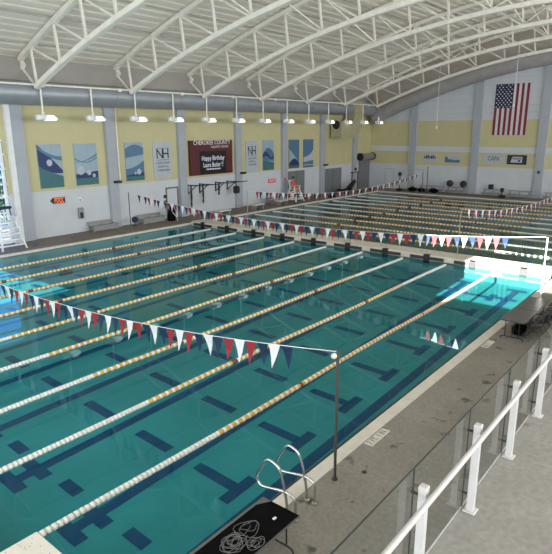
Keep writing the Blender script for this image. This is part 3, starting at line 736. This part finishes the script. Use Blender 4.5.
for k in range(10):
    x = 4.2+2.15*k
    t = thing('lane_rope', 'lane rope across the far pool, %s beyond the cream bulkhead' % nth(k), 'lane rope', (x, 11.4, 0.0), 'lane ropes of the far pool')
    y = 0.3; i = 0
    sec = {'white_floats': MB(), 'yellow_floats': MB(), 'white_floats.': MB()}
    while y < PW-0.3:
        mid = 4.9 < y < PW-4.6
        mi = (1 if i % 2 else 0) if mid else 0
        if mid and (abs(y-7.9) < 0.09 or abs(y-15.0) < 0.09): mi = 2
        float_ring(sec['yellow_floats' if mid else ('white_floats' if y < 10 else 'white_floats.')], x+0.04*math.sin(y*0.5+k), y, 0.02, 1, 0.125, 0.06, 7, mi)
        y += 0.125; i += 1
    for nm, q in sec.items(): q.build(nm.rstrip('.'), [m_rw, m_ry, m_rr], t)
    b = MB(); b.tube([(x+0.04*math.sin(yy*0.5+k), yy, 0.02) for yy in [0.3+0.6*q for q in range(38)]], 0.012, 5); b.build('cable', m_cable, t)

# ------------------------------------------------------------------ pennant strings and their poles
PM = [m_red, m_blue, m_pw, m_blue, m_red, m_pw]
def pennants(label, fpos, along, s0, s1, sp, phase, ends, wdt=0.275, hgt=0.47):
    a = Vector(fpos(s0))
    t = thing('pennant_string', label, 'pennants', a, 'pennant strings above the pools')
    b = MB(); b.tube([fpos(ends[0]+(ends[1]-ends[0])*i/40) for i in range(41)], 0.008, 5); b.build('string', m_letters, t)
    n = int((s1-s0)/sp); rr = random.Random(phase+5)
    for i in range(n):
        s = s0+sp*i; h = hgt*rr.uniform(0.95, 1.05); tw = rr.uniform(-0.07, 0.07)
        p0 = Vector(fpos(s)); p1 = Vector(fpos(s+wdt)); mid = (p0+p1)/2
        nrm = Vector((1, 0, 0)) if along == 'y' else Vector((0, 1, 0))
        tip = mid+Vector((0, 0, -h))+nrm*tw+(p1-p0).normalized()*rr.uniform(-0.03, 0.03)
        q0 = p0.lerp(tip, 0.5)+nrm*0.02; q1 = p1.lerp(tip, 0.5)+nrm*0.02
        e = nrm*0.003
        vs = [p0-e, p1-e, q1-e, q0-e, tip-e, p0+e, p1+e, q1+e, q0+e, tip+e]
        b = MB(); b.add(vs, [(0, 1, 2, 3), (3, 2, 4), (8, 7, 6, 5), (9, 7, 8), (0, 5, 6, 1), (1, 6, 7, 2), (2, 7, 9, 4), (4, 9, 8, 3), (3, 8, 5, 0)])
        b.build('pennant', PM[(i+phase) % 6], t)
XFL = -17.874
pennants('red white and blue pennant string across the near end of the near pool', lambda s: (XFL, s, 1.62+0.0069*(s-11.4)**2), 'y', 0.33, 14.0, 0.30, 1, (-0.64, 23.4))
pennants('red white and blue pennant string in front of the cream bulkhead', lambda s: (-4.6, s, 1.9+0.005*(s-11.3)**2), 'y', 0.58, 22.6, 0.30, 3, (-0.66, 23.23))
pennants('small pennant string along the left side of the far pool', lambda s: (s, 18.4, 1.5+0.0053*(s-15)**2), 'x', 1.7, 25.6, 0.34, 0, (0.85, 27))
pennants('small pennant string along the right side of the far pool', lambda s: (s, 4.5, 1.5+0.0053*(s-15)**2), 'x', 1.8, 26.0, 0.34, 2, (0.85, 27))
def pole(x, y, z0, z1, r, m, label):
    t = thing('pennant_pole', label, 'pole', (x, y, z0), 'poles holding pennant strings')
    b = MB(); b.tube([(x, y, z0), (x, y, z1)], r, 10); b.build('post', m, t)
    b = MB(); b.cyl((x, y), r*2.2, z0, z0+0.02, 12); b.build('base_flange', m, t)
    return t
t = pole(XFL, -0.64, DK, 2.66, 0.027, m_pole, 'dark metal pennant pole on the deck right of the pool ladder')
b = MB(); b.sphere((XFL-0.06, -0.6, 2.55), 0.055, 10, 7); b.build('pulley', m_coping, t)
pole(XFL, 23.42, DK, 2.66, 0.03, m_pole, 'metal pennant pole on the left deck across from the ladder')
pole(-4.6, 23.35, DK, 2.62, 0.03, m_pole, 'slim grey pennant pole on the left deck by the long bench')
pole(-4.6, -0.72, DK, 2.6, 0.022, m_white, 'white pennant pole on the right deck behind the black tables')
pole(0.85, 18.4, 0.30, 2.56, 0.02, m_alu, 'thin pole standing on the left part of the bulkhead')
pole(0.85, 4.5, 0.30, 2.56, 0.02, m_alu, 'thin pole standing on the right part of the bulkhead')
pole(26.7, 18.4, DK, 2.3, 0.03, m_pole, 'dark pole on the far deck by the equipment pile')
pole(27.0, 4.5, DK, 2.3, 0.03, m_pole, 'dark pole on the far deck at the right of the far pool')

# ------------------------------------------------------------------ starting block at the near end
t = thing('starting_block', 'white speckled starting block top at the near end of the pool', 'starting block', (-22.9, 1.1, DK))
b = MB()
b.bbox(-23.3, 0.74, 0.74, -22.37, 1.44, 0.82, 0.012); b.build('platform', m_coping, t)
b = MB(); rr = random.Random(2)
for k in range(26):
    cx, cy = rr.uniform(-23.25, -22.45), rr.uniform(0.8, 1.38); b.cyl((cx, cy), 0.007, 0.82, 0.822, 6)
b.build('grip_dots', m_black, t)
b = MB(); b.box(-23.6, 0.85, DK, -23.33, 1.33, 0.74); b.build('pedestal', m_white, t)

# ------------------------------------------------------------------ pool ladder rails
def grab_rail(x, label):
    t = thing('ladder_rail', label, 'grab rail', (x, -0.5, DK), 'curved steel rails of the pool ladder')
    ctrl = [(-0.60, DK), (-0.56, 0.5), (-0.44, 0.92), (-0.30, 1.02), (-0.16, 1.0), (0.02, 0.72), (0.06, 0.58), (0.0, 0.49), (-0.12, 0.48), (-0.5, 0.57), (-0.68, 0.56), (-0.76, 0.46), (-0.76, DK)]
    pts = []
    P = [Vector((x, y, z)) for y, z in ctrl]
    for i in range(len(P)-1):
        p0, p1, p2, p3 = P[max(i-1, 0)], P[i], P[i+1], P[min(i+2, len(P)-1)]
        for k in range(5):
            u = k/5
            pts.append(0.5*((2*p1)+(p2-p0)*u+(2*p0-5*p1+4*p2-p3)*u*u+(3*p1-p0-3*p2+p3)*u**3))
    pts.append(P[-1])
    b = MB(); b.tube(pts, 0.024, 10); b.build('tube', m_chrome, t)
    for y in (-0.60, -0.76): b = MB(); b.cyl((x, y), 0.05, DK, DK+0.025, 12); b.build('flange', m_chrome, t)
grab_rail(-19.22, 'curved steel ladder rail nearest the black table')
grab_rail(-18.68, 'curved steel ladder rail farther from the black table')

# ------------------------------------------------------------------ deck markers
def marker(x0, x1, y0, y1, lines, label):
    t = thing('depth_marker', label, 'depth marker', ((x0+x1)/2, (y0+y1)/2, DK))
    b = MB(); b.box(x0, y0, DK, x1, y1, DK+0.006); b.build('tile', m_coping, t)
    b = MB()
    for (s, cx, cy, size, wd) in lines: b.text(s, lambda x, y, d: (cx+x, cy+y, DK+0.0075), size, 0, width=wd)
    if not lines:
        b.tube([(x0+0.13+0.075*math.cos(a*PI/8), (y0+y1)/2+0.075*math.sin(a*PI/8), DK+0.006) for a in range(16)], 0.007, 4, closed=True)
        b.bar((x0+0.08, (y0+y1)/2-0.06, DK+0.007), (x0+0.18, (y0+y1)/2+0.06, DK+0.007), 0.014, 0.003); b.box((x0+x1)/2-0.008, y0, DK+0.005, (x0+x1)/2+0.008, y1, DK+0.0075)
    b.build('marking', m_gut, t)
marker(-16.5, -15.74, -0.64, -0.45, [('7 FT. 1 IN.', -16.12, -0.545, 0.19, 0.66)], 'white depth marker tile reading 7 FT. 1 IN. beside the coping')
marker(-9.85, -9.2, -0.66, -0.46, [], 'pair of pale marker tiles on the deck in front of the black tables')
b = MB(); b.cyl((-17.35, -0.95), 0.05, DK, DK+0.006, 14); b.cyl((-17.35, -0.95), 0.025, DK+0.006, DK+0.009, 10); tag(b.build('deck_drain', m_gut), 'small round dark drain in the deck near the pennant pole', 'drain')

# ------------------------------------------------------------------ tables, chairs, cables
def folding_table(x0, x1, y0, y1, h, label, grey=False):
    t = thing('folding_table', label, 'table', ((x0+x1)/2, (y0+y1)/2, DK), 'black folding tables on the right deck')
    b = MB(); b.bbox(x0, y0, h-0.04, x1, y1, h, 0.012); b.build('tabletop', m_tabgrey if grey else m_tabtop, t)
    for x in (x0+0.12, x1-0.12):
        b = MB()
        b.tube([(x, y0+0.16, h-0.04), (x, y0+0.16, 0.2)], 0.014, 8); b.tube([(x, y1-0.16, h-0.04), (x, y1-0.16, 0.2)], 0.014, 8)
        b.tube([(x, y0+0.03, DK), (x, y0+0.05, 0.18), (x, y0+0.1, 0.205), (x, y1-0.1, 0.205), (x, y1-0.05, 0.18), (x, y1-0.03, DK)], 0.015, 8)
        b.build('leg', m_black, t)
        b = MB(); b.tube([(x, (y0+y1)/2, 0.205), (x+(0.3 if x < (x0+x1)/2 else -0.3), (y0+y1)/2, h-0.04)], 0.01, 6); b.build('strut', m_black, t)
    return t
folding_table(-8.86, -7.47, -1.34, -0.62, 0.75, 'black folding table on the right deck, nearer of the two end to end')
folding_table(-7.45, -5.86, -1.34, -0.62, 0.75, 'black folding table on the right deck, farther of the two end to end')
ft = folding_table(-21.53, -19.7, -1.21, -0.49, 0.75, 'grey rimmed folding table in the foreground with black cover and coiled cable', True)
b = MB(); b.poly([(-21.5, -1.19), (-19.715, -1.2), (-19.72, -0.68), (-19.93, -0.55), (-21.5, -0.56)], lambda x, y, d: (x, y, 0.75+d), 0.008)
tag(b.build('table_cover', m_blackcloth), 'matt black cover lying on the foreground table top', 'cover')
def coil(name, cx, cy, label, loops, rr, seed, zbase):
    rd = random.Random(seed); pts = []
    for k in range(loops*14):
        a = 2*PI*k/14; q = k/14
        r = rr*(0.7+0.25*math.sin(q*2.1+seed)+0.1*math.sin(a*3+q))
        pts.append((cx+0.05*math.sin(q*1.7)+r*1.25*math.cos(a), cy+0.04*math.cos(q*2.3)+r*math.sin(a), zbase+0.008+0.004*q+0.006*math.sin(a*2+q)))
    b = MB(); b.tube(pts, 0.0042, 6); o = b.build(name, m_cable); tag(o, label, 'cable', 'grey cables on the foreground table'); return o
coil('coiled_cable', -20.75, -0.86, 'thick tangle of grey cable coiled on the foreground table, nearest the pool end', 9, 0.155, 1, 0.76)
coil('coiled_cable', -20.42, -0.80, 'loose grey cable loops on the foreground table beside the thick tangle', 3, 0.16, 4, 0.76)
coil('coiled_cable', -20.58, -1.08, 'small dark cable coil on the foreground table at the deck side', 5, 0.10, 6, 0.76)
b = MB(); b.bbox(-20.03, -0.99, 0.758, -19.97, -0.95, 0.775, 0.004); tag(b.build('paper_tag', m_letters), 'tiny white tag on the black table cover', 'tag')
ch = thing('folding_chair', '', 'chair', (0, 0, DK), 'black chairs behind the folding tables')
b = MB(); b.bbox(-0.21, -0.2, 0.54, 0.21, 0.22, 0.58, 0.015); b.build('seat', m_black, ch)
b = MB()
for i in range(6):
    a0, a1 = -0.21+0.07*i, -0.14+0.07*i; c0 = -0.24-0.05*(1-(a0/0.21)**2); c1 = -0.24-0.05*(1-(a1/0.21)**2)
    vs = [(a0, c0, 0.7), (a1, c1, 0.7), (a1, c1-0.05, 0.98), (a0, c0-0.05, 0.98)]; vs += [(x, y+0.025, z) for x, y, z in vs]
    b.add(vs, [(3, 2, 1, 0), (4, 5, 6, 7), (0, 1, 5, 4), (2, 3, 7, 6), (1, 2, 6, 5), (0, 4, 7, 3)])
b.build('backrest', m_black, ch)
for sx in (-1, 1):
    b = MB(); b.tube([(sx*0.22, 0.24, DK), (sx*0.2, 0.12, 0.5), (sx*0.2, -0.25, 0.98)], 0.013, 7); b.build('front_leg', m_pole, ch)
    b = MB(); b.tube([(sx*0.22, -0.3, DK), (sx*0.2, 0.05, 0.55)], 0.013, 7); b.build('rear_leg', m_pole, ch)
for i, x in enumerate((-8.2, -7.55, -6.9, -6.3, -5.7)):
    lab = 'black chair pushed in behind the folding tables, %s from the near end' % nth(i)
    if i == 0: ch.location = (x, -1.5, DK); ch['label'] = lab
    else: dup(ch, (x, -1.5-0.06*(i % 2), DK), lab)
b = MB(); b.bbox(-8.3, -1.15, DK, -7.75, -0.85, 0.42, 0.06); tag(b.build('duffel_bag', m_blackcloth), 'black bag on the floor under the nearer folding table', 'bag')

# ------------------------------------------------------------------ glass balustrade
PS = 1.2634; PX0 = -20.233
post_ks = list(range(-2, 6))
for i, k in enumerate(post_ks[1:]):
    x = PX0+PS*k
    t = thing('railing_post', 'square white railing post with black glass clamps, %s from the bottom of the photo' % nth(i), 'post', (x, -3.82, PZ), 'white posts of the glass railing')
    b = MB(); b.bbox(x-0.034, -3.855, PZ, x+0.034, -3.787, PZ+1.0, 0.005); b.build('shaft', m_rail, t)
    b = MB(); b.bbox(x-0.065, -3.885, PZ, x+0.065, -3.757, PZ+0.012, 0.004); b.build('base_plate', m_rail, t)
    for z in (0.2, 0.92): b = MB(); b.tube([(x-0.03, -3.786, PZ+z), (x-0.03, -3.728, PZ+z)], 0.014, 10); b.build('clamp', m_black, t)
    b = MB(); b.tube([(x, -3.85, PZ+0.90), (x, -3.905, PZ+0.925)], 0.012, 8); b.build('rail_bracket', m_rail, t)
for i, k in enumerate(post_ks[:-1]):
    x = PX0+PS*k
    t = thing('glass_panel', 'clear glass panel behind the white posts, %s from the bottom of the photo' % nth(i), 'glass panel', (x+PS/2, -3.735, PZ), 'clear panels of the glass railing')
    b = MB(); b.add([(x-0.02, -3.735, PZ+0.02), (x+PS-0.045, -3.735, PZ+0.02), (x+PS-0.045, -3.735, PZ+1.14), (x-0.02, -3.735, PZ+1.14)], [(0, 1, 2, 3)]); b.build('pane', m_glass, t)
    b = MB(); b.box(x-0.02, -3.742, PZ+1.14, x+PS-0.045, -3.730, PZ+1.148); b.box(x-0.026, -3.742, PZ+0.02, x-0.019, -3.730, PZ+1.148); b.build('edge', m_gap, t)
b = MB(); b.tube([(PX0-3*PS, -3.905, 3.36), (PX0+7.6*PS, -3.905, 3.41)], 0.025, 14); tag(b.build('handrail', m_rail), 'long round white handrail along the glass railing', 'handrail')
b = MB(); b.box(-34, -3.733, PZ, XF, -3.72, PZ+0.006); struct(b.build('trim_40', m_rail))

# ------------------------------------------------------------------ left deck furniture
def bench(x0, x1, y0, y1, label, name='bench'):
    t = thing(name, label, 'bench', ((x0+x1)/2, (y0+y1)/2, DK), 'metal benches along the walls')
    b = MB(); b.bbox(x0, y0, 0.46, x1, y0+0.3, 0.5, 0.01); b.build('seat', m_alu, t)
    b = MB(); b.bbox(x0, y1-0.12, 0.52, x1, y1-0.06, 0.72, 0.01); b.build('backrest', m_alu, t)
    b = MB(); b.box(x0+0.03, y0+0.02, 0.16, x1-0.03, y0+0.05, 0.46); b.build('apron', m_alu, t)
    for x in (x0+0.1, (x0+x1)/2, x1-0.1):
        b = MB(); b.bar((x, y0+0.03, DK), (x, y0+0.03, 0.47), 0.05, 0.05); b.bar((x, y1-0.08, DK), (x, y1-0.08, 0.6), 0.05, 0.05); b.bar((x, y0, 0.44), (x, y1-0.06, 0.44), 0.05, 0.04); b.build('leg', m_alu, t)
bench(-6.1, -4.15, 25.2, 25.85, 'grey metal bench against the white wall, nearer the left window')
bench(-2.3, -0.35, 25.1, 25.8, 'grey metal bench against the white wall, left of the white door')
bench(10.6, 12.5, 24.6, 25.2, 'grey metal bench on the left deck in front of the exit sign')
b = MB()
t = thing('floor_fan', 'small dark tilted floor fan on the left deck between the two benches', 'fan', (-2.9, 25.2, DK))
b.cyl((-2.9, 25.2), 0.16, DK, DK+0.03, 12); b.tube([(-2.9, 25.2, DK), (-2.92, 25.2, 0.42)], 0.025, 7); b.build('stand', m_black, t)
b = MB(); b.tube([(-3.02, 25.08, 0.62), (-2.98, 25.12, 0.58), (-2.88, 25.22, 0.5), (-2.82, 25.28, 0.46)], [0.1, 0.2, 0.2, 0.08], 12); b.build('head', m_navyc, t)
t = thing('equipment_bag', 'tall slumped black bag beside the white door', 'bag', (0.1, 24.95, DK))
b = MB(); b.tube([(0.05, 24.95, DK), (0.05, 24.95, 0.3), (0.08, 24.93, 0.75), (0.06, 24.95, 1.05), (0.05, 24.95, 1.2)], [0.27, 0.31, 0.27, 0.2, 0.06], 12); b.build('body', m_blackcloth, t)
b = MB(); b.tube([(-0.1, 24.62, 0.75), (0.25, 24.6, 0.35), (0.32, 24.62, DK)], 0.02, 7); b.build('strap', m_letters, t)
# wall mounted training racks
for i, (x, drop, has) in enumerate(((2.55, 1.65, 0), (3.75, 1.45, 0), (5.45, 0.9, 0), (6.75, 0.6, 1))):
    t = thing('wall_rack', 'black wall mounted training bracket under the scoreboard, %s from the left' % nth(i), 'bracket', (x, WL, 1.6), 'black training brackets under the scoreboard')
    b = MB(); z = 2.36
    b.bar((x, WL, z), (x+0.25, WL-1.3, z), 0.07, 0.07); b.bar((x+0.02, WL-0.03, z-0.65), (x+0.14, WL-0.8, z-0.05), 0.05, 0.05); b.bar((x, WL-0.04, z-0.7), (x, WL-0.04, z+0.06), 0.09, 0.06)
    b.bar((x+0.25, WL-1.3, z), (x+1.1, WL-1.25, z), 0.06, 0.06); b.build('bracket', m_black, t)
    b = MB(); xx = x+0.04
    if has: b.bbox(xx+0.05, WL-0.9, 1.4, xx+0.5, WL-0.6, 2.0, 0.08); b.tube([(xx+0.3, WL-0.75, 2.0), (xx+0.25, WL-0.7, 2.34)], 0.03, 6)
    else:
        b.tube([(xx, WL-0.35, 2.34), (xx+0.03, WL-0.34, 2.34-drop*0.5), (xx, WL-0.35, 2.34-drop)], [0.05, 0.085, 0.03], 8)
        b.tube([(xx+0.08*math.cos(a*PI/5), WL-0.35, 2.2-drop*0.75+0.14*math.sin(a*PI/5)) for a in range(10)], 0.02, 6, closed=True)
    b.build('strap', m_black, t)
# black exercise gear near the far left corner
t = thing('rowing_machine', 'long low black exercise machine on the left deck near the far corner', 'exercise machine', (22.6, 24.8, DK))
b = MB(); b.bar((20.8, 24.8, 0.3), (23.2, 24.8, 0.5), 0.25, 0.16); b.build('rail', m_black, t)
b = MB(); b.tube([(23.3, 24.8, 0.45), (23.9, 24.75, 0.9), (24.3, 24.7, 1.25)], [0.3, 0.24, 0.14], 10); b.build('flywheel_cover', m_black, t)
b = MB(); b.bbox(21.4, 24.6, 0.42, 21.9, 25.0, 0.56, 0.04); b.build('seat', m_black, t)
for x in (20.9, 23.3): b = MB(); b.bar((x, 24.45, DK+0.03), (x, 25.15, DK+0.03), 0.08, 0.06); b.bar((x, 24.8, DK), (x, 24.8, 0.4), 0.08, 0.08); b.build('foot', m_black, t)
t = thing('weight_rack', 'tall thin black frame stand left of the corner roller door', 'rack', (25.2, 25.3, DK))
b = MB()
for x in (24.7, 25.8): b.bar((x, 25.3, DK), (x, 25.3, 2.05), 0.07, 0.07)
b.build('upright', m_black, t)
b = MB(); b.bar((24.4, 25.3, 2.0), (26.1, 25.3, 2.0), 0.09, 0.09); b.bar((24.7, 25.3, 0.9), (25.8, 25.3, 0.9), 0.06, 0.06); b.sphere((25.4, 25.3, 2.3), 0.14); b.build('crossbar', m_black, t)
for i, (x, y, lab) in enumerate(((18.2, 23.5, 'low black bundle on the left deck in front of the second grey door'), (26.2, 23.9, 'dark bundle on the far left deck in front of the roller door'))):
    b = MB(); b.sphere((x, y, DK+0.14), 0.3, 10, 7, 0, (1.6, 0.7, 0.47)); b.sphere((x+0.35, y, DK+0.12), 0.22, 10, 7, 0, (1.2, 0.8, 0.5)); tag(b.build('gear_bundle', m_blackcloth), lab, 'bundle', 'dark bundles on the left deck')

# starting platforms lying on the left deck
for i, (x, y, lab) in enumerate(((4.0, 23.75, 'low cream platform on the left deck beside the bulkhead end'), (8.2, 24.0, 'low cream platform on the left deck beyond the training brackets'), (11.3, 24.0, 'low cream platform on the left deck below the exit sign'))):
    t = thing('step_platform', lab, 'platform', (x, y, DK), 'low platforms on the left deck')
    b = MB(); b.bbox(x-0.6, y-0.32, 0.46, x+0.6, y+0.32, 0.54, 0.015); b.build('top', m_coping, t)
    for sx in (-1, 1): b = MB(); b.box(x+sx*0.45-0.04, y-0.26, DK, x+sx*0.45+0.04, y+0.26, 0.46); b.build('leg', m_alu, t)

# ------------------------------------------------------------------ lifeguard chairs
def guard_chair(x, y, seat, label, navy=False, wide=0.52):
    t = thing('lifeguard_chair', label, 'lifeguard chair', (x, y, DK), 'white lifeguard chairs')
    top = seat+0.78
    for sx in (-1, 1):
        b = MB(); b.bar((x+sx*(wide+0.1), y-0.62, DK), (x+sx*wide*0.75, y-0.22, seat), 0.09, 0.07); b.build('leg', m_white, t)
        b = MB(); b.bar((x+sx*(wide+0.1), y+0.55, DK), (x+sx*wide*0.75, y+0.25, seat+0.1), 0.09, 0.07); b.build('leg', m_white, t)
        b = MB(); b.bar((x+sx*wide*0.8, y-0.3, seat+0.28), (x+sx*wide*0.8, y+0.28, seat+0.28), 0.09, 0.05); b.bar((x+sx*wide*0.8, y-0.26, seat), (x+sx*wide*0.8, y-0.26, seat+0.28), 0.06, 0.06); b.build('armrest', m_white, t)
        b = MB(); b.bar((x+sx*(wide+0.08), y-0.55, 0.35), (x+sx*(wide+0.08), y+0.5, 0.35), 0.05, 0.1); b.bar((x+sx*wide*0.92, y-0.42, 0.85), (x+sx*wide*0.92, y+0.4, 0.85), 0.05, 0.1); b.build('side_rail', m_white, t)
    n = max(2, int((seat-DK)/0.34))
    for k in range(n):
        z = DK+0.25+(seat-DK-0.25)*k/n; u = (z-DK)/(seat-DK); w_ = wide+0.1-(wide*0.25+0.1)*u; yy = y-0.62+0.40*u
        b = MB(); b.bar((x-w_, yy-0.03, z), (x+w_, yy-0.03, z), 0.14, 0.06); b.build('step', m_white, t)
        b = MB(); y2 = y+0.55-0.28*u; b.bar((x-w_, y2, z), (x+w_, y2, z), 0.05, 0.1); b.build('rear_rail', m_white, t)
    b = MB(); b.bbox(x-wide*0.8, y-0.26, seat, x+wide*0.8, y+0.3, seat+0.06, 0.02); b.build('seat', m_white, t)
    b = MB()
    for k in range(4): b.bar((x-wide*0.6+k*wide*0.4, y+0.3, seat+0.05), (x-wide*0.6+k*wide*0.4, y+0.42, top), 0.11, 0.03)
    b.bar((x-wide*0.8, y+0.42, top-0.06), (x+wide*0.8, y+0.42, top-0.06), 0.04, 0.14); b.build('backrest', m_white, t)
    if navy:
        b = MB(); b.bbox(x-wide*0.9, y+0.3, top-0.12, x+wide*0.95, y+0.52, top+0.02, 0.03); b.tube([(x+wide*0.8, y+0.4, top-0.1), (x+wide*0.8, y+0.3, seat+0.3)], 0.03, 7); tag(b.build('towel', m_navyc), 'dark navy towel draped over the top of the white lifeguard chair at the left edge', 'towel')
guard_chair(-11.72, 24.55, 1.55, 'tall white lifeguard chair at the left edge before the window', True, 0.56)
guard_chair(14.1, 24.7, 1.2, 'white lifeguard chair in front of the grey door with the seated lifeguard', False, 0.5)

# seated lifeguard
def skin_body(name, verts, edges, radii, m, parent, loc, root=0):
    me = bpy.data.meshes.new('b'); me.from_pydata([Vector(v)-Vector(loc) for v in verts], edges, [])
    o = bpy.data.objects.new('b', me); COL.objects.link(o)
    md = o.modifiers.new('s', 'SKIN'); md.use_smooth_shade = True
    for i, r in enumerate(radii):
        sv = me.skin_vertices[0].data[i]; sv.radius = (r, r) if not isinstance(r, tuple) else r; sv.use_root = (i == root)
    o.modifiers.new('d', 'SUBSURF').levels = 1; o.modifiers['d'].render_levels = 1
    bpy.context.view_layer.update()
    me2 = bpy.data.meshes.new_from_object(o.evaluated_get(bpy.context.evaluated_depsgraph_get()))
    bpy.data.objects.remove(o); me2.name = name
    me2.materials.clear(); me2.materials.append(m)
    q = bpy.data.objects.new(name, me2); COL.objects.link(q)
    if parent: q.parent = parent
    return q
gx, gy, gs = 13.95, 24.72, 1.26
t = thing('person', 'seated person in an orange top with dark hair on the far lifeguard chair', 'person', (gx, gy, gs))
V = [(gx, gy+0.05, gs+0.13), (gx, gy+0.08, gs+0.38), (gx, gy+0.06, gs+0.58), (gx, gy+0.04, gs+0.72), (gx, gy+0.02, gs+0.86), (gx, gy, gs+0.94)]
R = [(0.17, 0.13), (0.15, 0.11), (0.17, 0.11), 0.055, 0.095, 0.085]
Ed = [(0, 1), (1, 2), (2, 3), (3, 4), (4, 5)]
for sx in (-1, 1):
    o = len(V)
    V += [(gx+sx*0.2, gy+0.05, gs+0.6), (gx+sx*0.27, gy-0.02, gs+0.34), (gx+sx*0.2, gy-0.24, gs+0.24), (gx+sx*0.16, gy-0.33, gs+0.2)]; R += [0.06, 0.048, 0.038, 0.04]; Ed += [(2, o), (o, o+1), (o+1, o+2), (o+2, o+3)]
    o = len(V)
    V += [(gx+sx*0.1, gy-0.02, gs+0.1), (gx+sx*0.15, gy-0.42, gs+0.11), (gx+sx*0.15, gy-0.48, gs-0.33), (gx+sx*0.15, gy-0.6, gs-0.36)]; R += [0.09, 0.065, 0.045, 0.035]; Ed += [(0, o), (o, o+1), (o+1, o+2), (o+2, o+3)]
skin_body('body', V, Ed, R, m_skin, t, (gx, gy, gs))
b = MB(); b.tube([(gx, gy+0.05, gs+0.05), (gx, gy+0.06, gs+0.2), (gx, gy+0.08, gs+0.4), (gx, gy+0.06, gs+0.6), (gx, gy+0.05, gs+0.69)], [0.2, 0.21, 0.2, 0.21, 0.1], 14)
for sx in (-1, 1): b.tube([(gx+sx*0.17, gy+0.05, gs+0.62), (gx+sx*0.24, gy+0.02, gs+0.5), (gx+sx*0.265, gy, gs+0.4)], [0.085, 0.08, 0.075], 10)
b.build('shirt', m_orange, t)
b = MB(); b.tube([(gx, gy+0.0, gs+0.13), (gx-0.12, gy-0.2, gs+0.11), (gx-0.14, gy-0.32, gs+0.11)], [0.19, 0.12, 0.1], 10); b.tube([(gx, gy+0.0, gs+0.13), (gx+0.12, gy-0.2, gs+0.11), (gx+0.14, gy-0.32, gs+0.11)], [0.19, 0.12, 0.1], 10); b.build('shorts', m_orange, t)
b = MB(); b.sphere((gx, gy+0.04, gs+0.96), 0.115, 12, 8, 0, (1, 1.05, 0.95)); b.sphere((gx, gy+0.12, gs+0.86), 0.085, 10, 7); b.build('hair', m_hair, t)
b = MB()
for sx in (-1, 1): b.sphere((gx+sx*0.035, gy-0.085, gs+0.89), 0.012, 6, 5)
b.build('eyes', m_hair, t)

# ------------------------------------------------------------------ gear along the flag wall
def bleacher(y0, y1, label):
    t = thing('bleacher', label, 'bleacher', (28.4, (y0+y1)/2, DK), 'small metal bleachers along the flag wall')
    for k in range(2):
        b = MB(); b.bbox(28.0+0.5*k, y0, 0.42+0.28*k, 28.28+0.5*k, y1, 0.47+0.28*k, 0.01); b.build('seat_plank', m_alu, t)
    b = MB(); b.box(28.05, y0+0.05, 0.3, 28.1, y1-0.05, 0.42); b.build('riser', m_alu, t)
    for y in (y0+0.15, (y0+y1)/2, y1-0.15):
        b = MB(); b.bar((28.1, y, DK), (28.1, y, 0.44), 0.05, 0.05); b.bar((28.65, y, DK), (28.65, y, 0.72), 0.05, 0.05); b.bar((28.05, y, 0.3), (28.7, y, 0.66), 0.04, 0.04); b.build('leg', m_alu, t)
bleacher(16.9, 19.6, 'metal bleacher with piled gear at the foot of the flag wall, leftmost')
bleacher(14.7, 16.6, 'metal bleacher with two black balls at the foot of the flag wall')
bleacher(11.1, 13.0, 'metal bleacher directly below the plain white banner')
bleacher(8.7, 10.6, 'metal bleacher below the dark banner on the flag wall')
bleacher(5.3, 7.5, 'metal bleacher at the right edge of the photo by the flag wall')
for y, lab in ((16.35, 'black ball resting on the bleacher, left of the pair'), (15.0, 'black ball resting on the bleacher, right of the pair')):
    b = MB(); b.sphere((28.65, y, 0.75+0.33), 0.33, 14, 10); tag(b.build('exercise_ball', m_black), lab, 'ball', 'black balls on the bleacher')
for y, r, lab in ((19.9, 0.32, 'black bag at the left end of the gear pile by the flag wall'), (18.9, 0.26, 'dark bag in the middle of the gear pile by the flag wall'), (17.6, 0.3, 'dark bag at the right of the gear pile by the flag wall')):
    b = MB(); b.sphere((27.72, y, DK+r*0.72), r, 12, 8, 0, (0.9, 1.7, 0.72)); b.tube([(27.72, y-0.3, DK+r*1.2), (27.72, y, DK+r*1.75), (27.72, y+0.3, DK+r*1.2)], 0.03, 6); tag(b.build('gear_bag', m_blackcloth), lab, 'bag', 'dark gear bags by the flag wall')
b = MB(); b.bbox(28.5, 12.1, 0.75, 28.8, 12.5, 1.2, 0.03); tag(b.build('black_box', m_black), 'black box standing on the bleacher below the plain white banner', 'box')
t = thing('stand_pole', 'thin black pole stand beside the gear pile by the flag wall', 'pole', (27.4, 18.2, DK))
b = MB(); b.tube([(27.4, 18.2, DK), (27.4, 18.2, 2.75)], 0.035, 8); b.build('post', m_black, t)
b = MB(); b.cyl((27.4, 18.2), 0.22, DK, DK+0.05, 12); b.build('base', m_black, t)
for i, (y, h, lab) in enumerate(((21.3, 1.9, 'small dark upright stand on the far deck left of the gear pile'), (10.9, 0.9, 'short dark upright stand between the two right bleachers'))):
    t = thing('upright_stand', lab, 'stand', (27.6, y, DK), 'dark upright stands by the flag wall')
    b = MB(); b.tube([(27.6, y, DK), (27.6, y, DK+h)], 0.045, 8); b.build('post', m_black, t)
    b = MB(); b.bbox(27.45, y-0.14, DK+h-0.35, 27.65, y+0.14, DK+h, 0.03); b.build('head', m_black, t)
    b = MB(); b.bbox(27.35, y-0.25, DK, 27.85, y+0.25, DK+0.25, 0.04); b.build('base', m_black, t)
